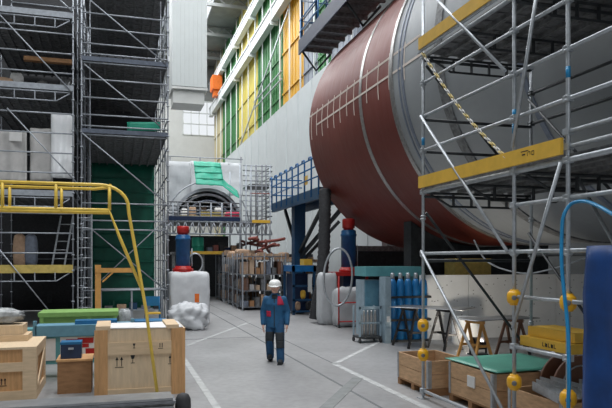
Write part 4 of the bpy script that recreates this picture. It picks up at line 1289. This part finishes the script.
for i in range(7):
    px = 176 + 8.5 * i
    u = U_at(px, gv0 + 1.2)
    tag(MB().lump((u, gv0 + 1.4, zt1 + .101), (.36, .4, .5 + .15 * (i % 3)), 5, .06, i, 5).build('canister', ('deck', 'paper', 'tan', 'steel_blue')[i % 4]),
        ('leftmost', 'second', 'third', 'middle', 'third last', 'second last', 'rightmost')[i] + ' canister in the row at the back of the bridge deck', 'canister', 'canisters on the bridge deck')
# arched ring
ra_c = pB(207, 221, 36.0); ra_c.z = pB(220, 222).z + .1
ring = thing('ring_segment', 'dark arched steel ring segment half draped by a green tarpaulin', 'ring', (ra_c.x, 36, 0))
Rr = (pB(208, 189, 36).z - ra_c.z)
def arch(r0, r1, v0, v1, a0=0, a1=PI, n=40):
    b = MB()
    P = []
    for k in range(n + 1):
        a = a0 + (a1 - a0) * k / n
        for (r, v) in ((r0, v0), (r1, v0), (r1, v1), (r0, v1)):
            P.append((ra_c.x + r * math.cos(a), v, ra_c.z + r * math.sin(a)))
    fs = []
    for k in range(n):
        for j in range(4):
            l = (j + 1) % 4
            fs.append((k * 4 + j, k * 4 + l, k * 4 + 4 + l, k * 4 + 4 + j))
    fs += [(0, 1, 2, 3), tuple(n * 4 + j for j in (3, 2, 1, 0))]
    return b.add(P, fs, False)
arch(Rr - .16, Rr, 35.6, 37.5).build('outer_rim', 'galv_far', ring)
arch(Rr - .42, Rr - .30, 35.5, 37.5).build('middle_rim', 'galv_dark', ring)
MB().prism([(ra_c.x + (Rr - .2) * math.cos(PI * k / 30), 37.4, ra_c.z + (Rr - .2) * math.sin(PI * k / 30)) for k in range(31)], (0, .08, 0)).build('arch_shade_panel', 'rubber', ring)  # added dark panel, paints the shade inside the arch
arch(Rr - .72, Rr - .64, 35.6, 37.3).build('inner_rim', 'deck_side', ring)
b = MB()
for k in range(17):
    a = PI * (k + .5) / 17
    b.bar((ra_c.x + (Rr - .95) * math.cos(a), 36.4, ra_c.z + (Rr - .95) * math.sin(a)), (ra_c.x + (Rr - .4) * math.cos(a), 36.4, ra_c.z + (Rr - .4) * math.sin(a)), .16, .5)
b.build('segment_block', 'galv_far', ring)
b = MB()
for k in range(9):
    x = ra_c.x - Rr * .7 + Rr * 1.4 * k / 8
    b.box(x - .12, x + .12, 37.0, 37.3, zt1 + .2, ra_c.z + .55 * Rr * math.sqrt(max(.05, 1 - (1.4 * (k / 8 - .5)) ** 2)))
b.v = []; b.f = []; b.s = []
for k in range(26):
    a = PI * (.06 + .88 * random.random()); q = (Rr - 1.0) * math.sqrt(random.random())
    x, z = ra_c.x + q * math.cos(a), ra_c.z + max(.1, q * math.sin(a))
    m = random.choice(('galv_far', 'galv_dark', 'deck_side', 'white_paint', 'tan', 'galv_far', 'dull_red'))
    w_, h_ = random.uniform(.1, .4), random.uniform(.06, .35)
    if k % 3 == 0:
        MB().path(smooth_path([V((x - w_, 36.6, z)), V((x, 36.4, z + h_ * .6)), V((x + w_ * 1.5, 36.7, z + .05)), V((x + w_ * 1.8, 37.3, z - .05))], 4), .045, 6).build('inner_pipe', m, ring)
    else:
        MB().box(x - w_ / 2, x + w_ / 2, 36.3 + random.random() * .4, 37.4, z, z + h_).build('inner_fitting', m, ring)
# guard hoop over the ring
MB().path([(ra_c.x + (Rr + .35) * math.cos(a), 35.5, ra_c.z + (Rr + .35) * math.sin(a)) for a in [PI * k / 40 for k in range(41)]], .04, 6).build('guard_hoop', 'galv_far', ring)
# drapes
gt = MB()
a0, b0 = pB(196, 185, 35.2), pB(224, 185, 35.2)
gt.cloth(a0, V((b0.x, b0.y, a0.z)), V((a0.x, a0.y + 1.2, pB(196, 158, 35.2).z)), 14, 14, .08, 3)
for py in (164, 171, 178):
    z = pB(210, py, 35.2).z; t_ = (z - a0.z) / (pB(196, 158, 35.2).z - a0.z)
    gt.tube((a0.x, a0.y + 1.2 * t_ - .06, z), (b0.x, a0.y + 1.2 * t_ - .06, z), .03, 6)
gtop = tag(gt.build('tarpaulin', 'green_tarp'), 'bright green tarpaulin draped over the top of the arched ring', 'tarpaulin')
a0, b0 = pB(223, 186, 35.1), pB(240, 199, 35.1)
tag(MB().cloth(a0, b0, a0 + V((0, .9, pB(223, 176, 35.1).z - a0.z)), 10, 6, .07, 5).build('tarpaulin', 'green_tarp'), 'green tarpaulin strip sloping down the right of the arched ring', 'tarpaulin')
a0, b0 = pB(170, 204, 35.6), pB(197, 186, 35.6)
tag(MB().cloth((a0.x, 37.9, zt1 + .12), (b0.x, 37.9, zt1 + .12), (a0.x, 38.1, pB(170, 158, 37).z), 14, 12, .12, 6).build('plastic_sheet', 'pale_sheet'), 'pale sheet hung left of the green draped ring', 'sheet')
tag(MB().cloth((b0.x - .1, 37.7, pB(170, 190, 35.6).z), (U_at(243, 37.7), 37.7, pB(170, 190, 35.6).z), (b0.x - .1, 38.2, pB(170, 153, 35.6).z), 14, 10, .1, 7).build('plastic_sheet', 'pale_sheet'), 'pale sheet rising behind the green draped ring', 'sheet')
sb = thing('sheet_gantry', 'slim steel gantry from which the pale sheets behind the ring hang', 'gantry', (pB(200, 260, 38.6).x, 38.6, 0))
for px in (170, 200, 241):
    u = U_at(px, 38.6); MB().tube((u, 38.6, 0), (u, 38.6, pB(px, 157, 38.6).z), .04, 6).build('post', 'galv_dark', sb)
MB().tube((U_at(168, 38.6), 38.6, pB(200, 157.5, 38.6).z), (U_at(243, 38.6), 38.6, pB(200, 157.5, 38.6).z), .03, 6).build('beam', 'galv_far', sb)
# under the bridge: barrels, bench and wrapped goods at the aisle left side
ub_ = thing('steel_bench', 'long steel bench with yellow edge under the scaffold bridge', 'bench', (pB(215, 260, 34).x, 34, 0))
x0, x1 = U_at(172, 34), U_at(241, 34)
zb_ = pB(215, 252, 34).z
MB().box(x0, x1, 33.8, 35.4, zb_ - .12, zb_).build('top', 'deck', ub_)
MB().box(x0 + .9, x1, 33.76, 33.8, zb_ - .12, zb_ + .04).build('yellow_edge', 'yellow', ub_)
for x in (x0, (x0 + x1) / 2 - .3, x1 - .15):
    MB().box(x, x + .15, 33.9, 34.05, 0, zb_ - .12).build('leg', 'deck', ub_)
tag(MB().lathe((U_at(198, 34.2), 34.3, zb_ + .001), (0, 0, 1), [(.3, 0), (.32, .05), (.32, .3), (.34, .32), (.32, .34), (.32, .75), (.28, .78)], 20).build('barrel', 'green_tarp'), 'green barrel standing on the steel bench under the bridge', 'barrel')
for i in range(6):
    u = U_at(207 + 6 * i, 34.4)
    tag(MB().box(u, u + .27, 34.2, 34.6, zb_ + .001, zb_ + .25 + .12 * (i % 3)).build('carton', ('deck_side', 'dull_red', 'rubber', 'navy', 'tan', 'deck')[i]),
        ('slate', 'red', 'black', 'navy', 'tan', 'charcoal')[i] + ' box on the steel bench under the scaffold bridge', 'box')
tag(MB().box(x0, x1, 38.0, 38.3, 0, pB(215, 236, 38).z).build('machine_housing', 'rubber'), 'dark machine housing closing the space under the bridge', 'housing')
for i, (px, py, sx, sz) in enumerate(((213, 285, .9, 1.0), (218, 281, .8, 1.1), (209, 280, .8, .9))):
    tag(MB().lump(G(px, py), (sx, 1.0, sz), 8, .12, i + 3, 4).build('wrapped_bundle', 'pale_sheet'), ('nearest white wrapped bundle at the aisle left beyond the jack', 'tall white wrapped bundle deepest at the aisle left', 'small white wrapped bundle beside the aisle left beyond the block')[i], 'bundle')

# ------------------------------------------------------------------ the worker
PX = V((3.2, 13.15, 0))
def remesh(mb, name, m, root, voxel, smooth=3):
    o = mb.build(name, m, root)
    md = o.modifiers.new('r', 'REMESH'); md.mode = 'VOXEL'; md.voxel_size = voxel
    sm = o.modifiers.new('s', 'SMOOTH'); sm.iterations = smooth; sm.factor = .5
    dgm = bpy.context.evaluated_depsgraph_get()
    me = bpy.data.meshes.new_from_object(o.evaluated_get(dgm))
    o.modifiers.clear(); o.data = me
    me.polygons.foreach_set('use_smooth', [True] * len(me.polygons))
    if not me.materials: me.materials.append(MATS[m])
    return o
def loft(mb, secs, n=24):
    "secs: (centre, rx, ry) horizontal ellipses"
    vs = []
    for c, rx, ry in secs:
        c = V(c)
        for k in range(n):
            a = 2 * PI * k / n
            vs.append(c + V((rx * math.cos(a), ry * math.sin(a), 0)))
    fs = [(i * n + k, i * n + (k + 1) % n, (i + 1) * n + (k + 1) % n, (i + 1) * n + k) for i in range(len(secs) - 1) for k in range(n)]
    fs += [tuple(reversed(range(n))), tuple((len(secs) - 1) * n + k for k in range(n))]
    return mb.add(vs, fs, True)
def limb(mb, pts, rads, n=16):
    P, Rr_ = [], []
    for i in range(len(pts) - 1):
        for k in range(5):
            t = k / 5; P.append(V(pts[i]).lerp(V(pts[i + 1]), t)); Rr_.append(rads[i] * (1 - t) + rads[i + 1] * t)
    P.append(V(pts[-1])); Rr_.append(rads[-1])
    mb.path(P, Rr_, n)
    for p_, r_ in zip(pts, rads):
        mb.lathe(V(p_) - V((0, 0, r_)), (0, 0, 1), [(r_ * math.sin(PI * k / 8) + 1e-4, r_ - r_ * math.cos(PI * k / 8)) for k in range(9)], 12)
    return mb
root = thing('person', 'person in blue work clothes and white hard hat walking down the aisle', 'person', PX)
root.rotation_euler = (0, 0, -TH - .06); root.scale = (.97, .97, .965)
# local: +x photo right (their left), -y forward towards the lens
class L(MB):
    pass
def lb(mb, name, m, vox=None, sm=3, parent=None):
    "build in person space; the head is a little broader than its base mesh"
    mb.v = [V((p.x * 1.17, (p.y + .02) * 1.12 - .02, p.z)) if (p.z > 1.50 and abs(p.x) < .17 and name in ('body', 'eyes', 'hair', 'hard_hat')) else p for p in mb.v]
    M = Matrix.Translation(PX)
    mb.v = [p + PX for p in mb.v]
    return remesh(mb, name, m, root, vox, sm) if vox else mb.build(name, m, parent or root)
hipR, kneeR, ankR = (-.09, .02, .90), (-.115, -.02, .50), (-.125, .20, .115)
hipL, kneeL, ankL = (.095, .0, .90), (.125, -.12, .49), (.14, -.18, .09)
shR, elR, wrR = (-.185, .0, 1.375), (-.262, .05, 1.10), (-.255, -.02, .84)
shL, elL, wrL = (.185, .0, 1.375), (.262, .06, 1.10), (.265, -.04, .84)
def hand(mb, w, s):
    w = V(w)
    mb.lump(w + V((0, -.005, -.105)), (.042, .082, .11), 6, 0, 0, 2.6, 1, False)
    for k, (y, l) in enumerate(((-.034, .072), (-.012, .082), (.011, .076), (.032, .060))):
        a = w + V((0, y, -.085)); b_1 = w + V((s * -.004, y * 1.05, -.105 - l * .5)); c1 = w + V((s * -.024, y * .95, -.105 - l))
        limb(mb, [a, b_1, c1], [.0105, .0098, .0085], 8)
    limb(mb, [w + V((0, -.02, -.03)), w + V((s * -.012, -.052, -.065)), w + V((s * -.02, -.055, -.10))], [.014, .012, .0095], 8)
bd = MB()
loft(bd, [((0, .01, .84), .15, .105), ((0, .01, .95), .155, .11), ((0, 0, 1.1), .145, .10), ((0, -.005, 1.28), .175, .115), ((0, 0, 1.40), .185, .095), ((0, .005, 1.46), .09, .07), ((0, .0, 1.50), .058, .06), ((0, -.015, 1.56), .056, .06)])
for (a, b, c) in ((hipR, kneeR, ankR), (hipL, kneeL, ankL)):
    limb(bd, [a, b, c], [.085, .055, .04])
for (a, b, c, s) in ((shR, elR, wrR, -1), (shL, elL, wrL, 1)):
    limb(bd, [a, b, c], [.05, .042, .03]); hand(bd, c, s); limb(bd, [c, V(c) + V((0, 0, -.08))], [.03, .026])
# head: skull, jaw, nose, ears, brows, lips
bd.lump((0, -.015, 1.535), (.152, .19, .235), 9, 0, 0, 2.2, 1, False)
bd.lump((0, -.055, 1.51), (.108, .105, .10), 7, 0, 0, 2.4, 1, False)
limb(bd, [(0, -.105, 1.655), (0, -.128, 1.608)], [.010, .017], 8); bd.lump((0, -.122, 1.597), (.040, .03, .026), 5, 0, 0, 2, 1, False)
limb(bd, [(-.045, -.092, 1.667), (0, -.103, 1.667), (.045, -.092, 1.667)], [.011, .012, .011], 8)
limb(bd, [(-.024, -.101, 1.564), (0, -.107, 1.566), (.024, -.101, 1.564)], [.007, .009, .007], 8)
limb(bd, [(-.020, -.101, 1.553), (0, -.105, 1.552), (.020, -.101, 1.553)], [.007, .009, .007], 8)
for s in (-1, 1):
    bd.lump((s * .078, .0, 1.60), (.02, .05, .068), 5, 0, 0, 2, 1, False)
lb(bd, 'body', 'skin', .0062, 2)
ey = MB()
for s in (-1, 1):
    ey.lump((s * .033, -.099, 1.643), (.022, .012, .013), 5, 0, 0, 2, 1, False)
lb(ey, 'eyes', 'eye')
hr = MB(); hr.lump((0, .015, 1.59), (.166, .185, .18), 8, .04, 2, 2.3, 6, False); 
hr.v = [V((p.x, max(p.y, -.03), p.z)) for p in hr.v]
lb(hr, 'hair', 'hair')
hm = MB()
hm.lathe((0, -.012, 1.675), (0, 0, 1), [(.112, 0), (.116, .012), (.115, .045), (.104, .085), (.078, .118), (.04, .134), (.008, .138)], 28)
hm.v = [V((p.x, (p.y + .012) * 1.2 - .012, p.z)) for p in hm.v]
brim = MB(); brim.lathe((0, -.02, 1.672), (0, 0, 1), [(.10, 0), (.137, -.004), (.139, .004), (.10, .012)], 28)
brim.v = [V((p.x * .93, (p.y + .02) * (1.32 if p.y < -.02 else 1.08) - .02, p.z - (.02 if p.y < -.12 else 0))) for p in brim.v]
hm.add(brim.v, brim.f, True)
for x in (-.025, 0, .025):
    hm.bar((x, -.10, 1.765), (x, .08, 1.785), .010, .05)
lb(hm, 'hard_hat', 'helmet')
jk = MB()
loft(jk, [((0, .005, .76), .185, .135), ((0, .005, .80), .195, .145), ((0, .005, .95), .188, .14), ((0, 0, 1.1), .185, .135), ((0, -.01, 1.28), .215, .15), ((0, 0, 1.39), .195, .125), ((0, .005, 1.445), .135, .10), ((0, 0, 1.49), .085, .085), ((0, .0, 1.52), .078, .08)])
for (a, b, c) in ((shR, elR, wrR), (shL, elL, wrL)):
    c2 = V(b).lerp(V(c), .93)
    limb(jk, [a, b, c2], [.082, .072, .056])
lb(jk, 'jacket', 'jacket', .014, 3)
tz = MB()
loft(tz, [((0, .01, .80), .155, .115), ((0, .01, .98), .165, .12)])
for (a, b, c) in ((hipR, kneeR, ankR), (hipL, kneeL, ankL)):
    limb(tz, [a, b, V(c) + V((0, 0, -.02))], [.115, .097, .084])
lb(tz, 'trousers', 'trousers', .014, 3)
# boots
for (a, ptch, nm) in ((ankR, .28, 'boot'), (ankL, -.08, 'boot')):
    b = MB(); b.lump((0, -.075, 0), (.105, .30, .105), 8, 0, 0, 3.2, 1); b.path([(0, .02, .05), (0, .015, .17)], [.058, .05], 14)
    b.box(-.05, .05, -.22, .07, 0, .022)
    z0 = .0
    M = Matrix.Translation(V((a[0], a[1], 0))) @ Matrix.Translation(V((0, -.18, 0))) @ Matrix.Rotation(-ptch if ptch > 0 else -ptch * 0, 4, 'X') @ Matrix.Translation(V((0, .18, 0)))
    b.xf(M)
    mz = min(p.z for p in b.v)
    b.v = [p - V((0, 0, mz)) for p in b.v]
    lb(b, nm, 'cloth_dark')
# knee panels and jacket patches: thin shells on the front of the clothes
def shell(p, q, r0, r1, a0, a1, n=10, m_=6, th=.01):
    p, q = V(p), V(q); b = MB(); vs = []
    for o_ in (0, th):
        for j in range(m_ + 1):
            t = j / m_; c = p.lerp(q, t); r = r0 * (1 - t) + r1 * t + o_
            for k in range(n + 1):
                a = a0 + (a1 - a0) * k / n
                vs.append(c + V((r * math.sin(a), -r * math.cos(a), 0)))
    w_ = n + 1; M_ = w_ * (m_ + 1); fs = []
    for j in range(m_):
        for k in range(n):
            a = j * w_ + k
            fs += [(a, a + w_, a + w_ + 1, a + 1), (M_ + a, M_ + a + 1, M_ + a + w_ + 1, M_ + a + w_)]
    for k in range(n):
        fs += [(k, k + 1, M_ + k + 1, M_ + k)]; a = m_ * w_ + k; fs += [(a + 1, a, M_ + a, M_ + a + 1)]
    for j in range(m_):
        a = j * w_; fs += [(a + w_, a, M_ + a, M_ + a + w_)]; a += n; fs += [(a, a + w_, M_ + a + w_, M_ + a)]
    return b.add(vs, fs, True)
for (h, k_, an) in ((hipR, kneeR, ankR), (hipL, kneeL, ankL)):
    p_ = V(h).lerp(V(k_), .55); q_ = V(k_); e_ = V(k_).lerp(V(an), .38)
    b = shell(p_, q_, .103, .094, -1.0, 1.0); b2 = shell(q_, e_, .094, .089, -1.0, 1.0); b.add(b2.v, b2.f, True)
    lb(b, 'knee_panel', 'cloth_dark')
b = MB()
def front_y(x, rx, ry):
    return -ry * math.sqrt(max(0, 1 - (x / rx) ** 2))
def patch(x0, x1, z0, z1, off, name, m):
    b = MB(); n, k_ = 8, 6; vs = []
    prof = [(.76, .185, .135, .005), (.80, .195, .145, .005), (.95, .188, .14, .005), (1.1, .185, .135, 0), (1.28, .215, .15, -.01), (1.39, .195, .125, 0), (1.445, .135, .10, .005), (1.49, .085, .085, 0)]
    def surf(x, z, o_):
        for (za, xa, ya, ca), (zb2, xb2, yb2, cb2) in zip(prof, prof[1:]):
            if za <= z <= zb2:
                t = (z - za) / (zb2 - za); rx = xa + (xb2 - xa) * t; ry = ya + (yb2 - ya) * t; cc = ca + (cb2 - ca) * t
                x = max(-rx * .97, min(rx * .97, x))
                return V((x, cc + front_y(x, rx, ry) - o_, z))
        return V((x, -.1, z))
    for o_ in (-.01, off):
        for j in range(k_ + 1):
            for i in range(n + 1):
                vs.append(surf(x0 + (x1 - x0) * i / n, z0 + (z1 - z0) * j / k_, o_))
    w_ = n + 1; M_ = w_ * (k_ + 1); fs = []
    for j in range(k_):
        for i in range(n):
            a = j * w_ + i
            fs += [(a + w_, a + w_ + 1, a + 1, a), (M_ + a, M_ + a + 1, M_ + a + w_ + 1, M_ + a + w_)]
    for i in range(n):
        fs += [(i, i + 1, M_ + i + 1, M_ + i)]; a = k_ * w_ + i; fs += [(a + 1, a, M_ + a, M_ + a + 1)]
    for j in range(k_):
        a = j * w_; fs += [(a + w_, a, M_ + a, M_ + a + w_)]; a += n; fs += [(a, a + w_, M_ + a + w_, M_ + a)]
    b.add(vs, fs, True)
    return lb(b, name, m)
patch(.07, .205, 1.26, 1.45, .012, 'red_shoulder_patch', 'cloth_red')
patch(-.185, -.075, 1.01, 1.13, .014, 'red_pocket', 'cloth_red')
patch(-.008, .008, .80, 1.44, .006, 'zip', 'cloth_dark')
patch(-.055, .055, 1.40, 1.485, .010, 'dark_collar', 'cloth_dark')
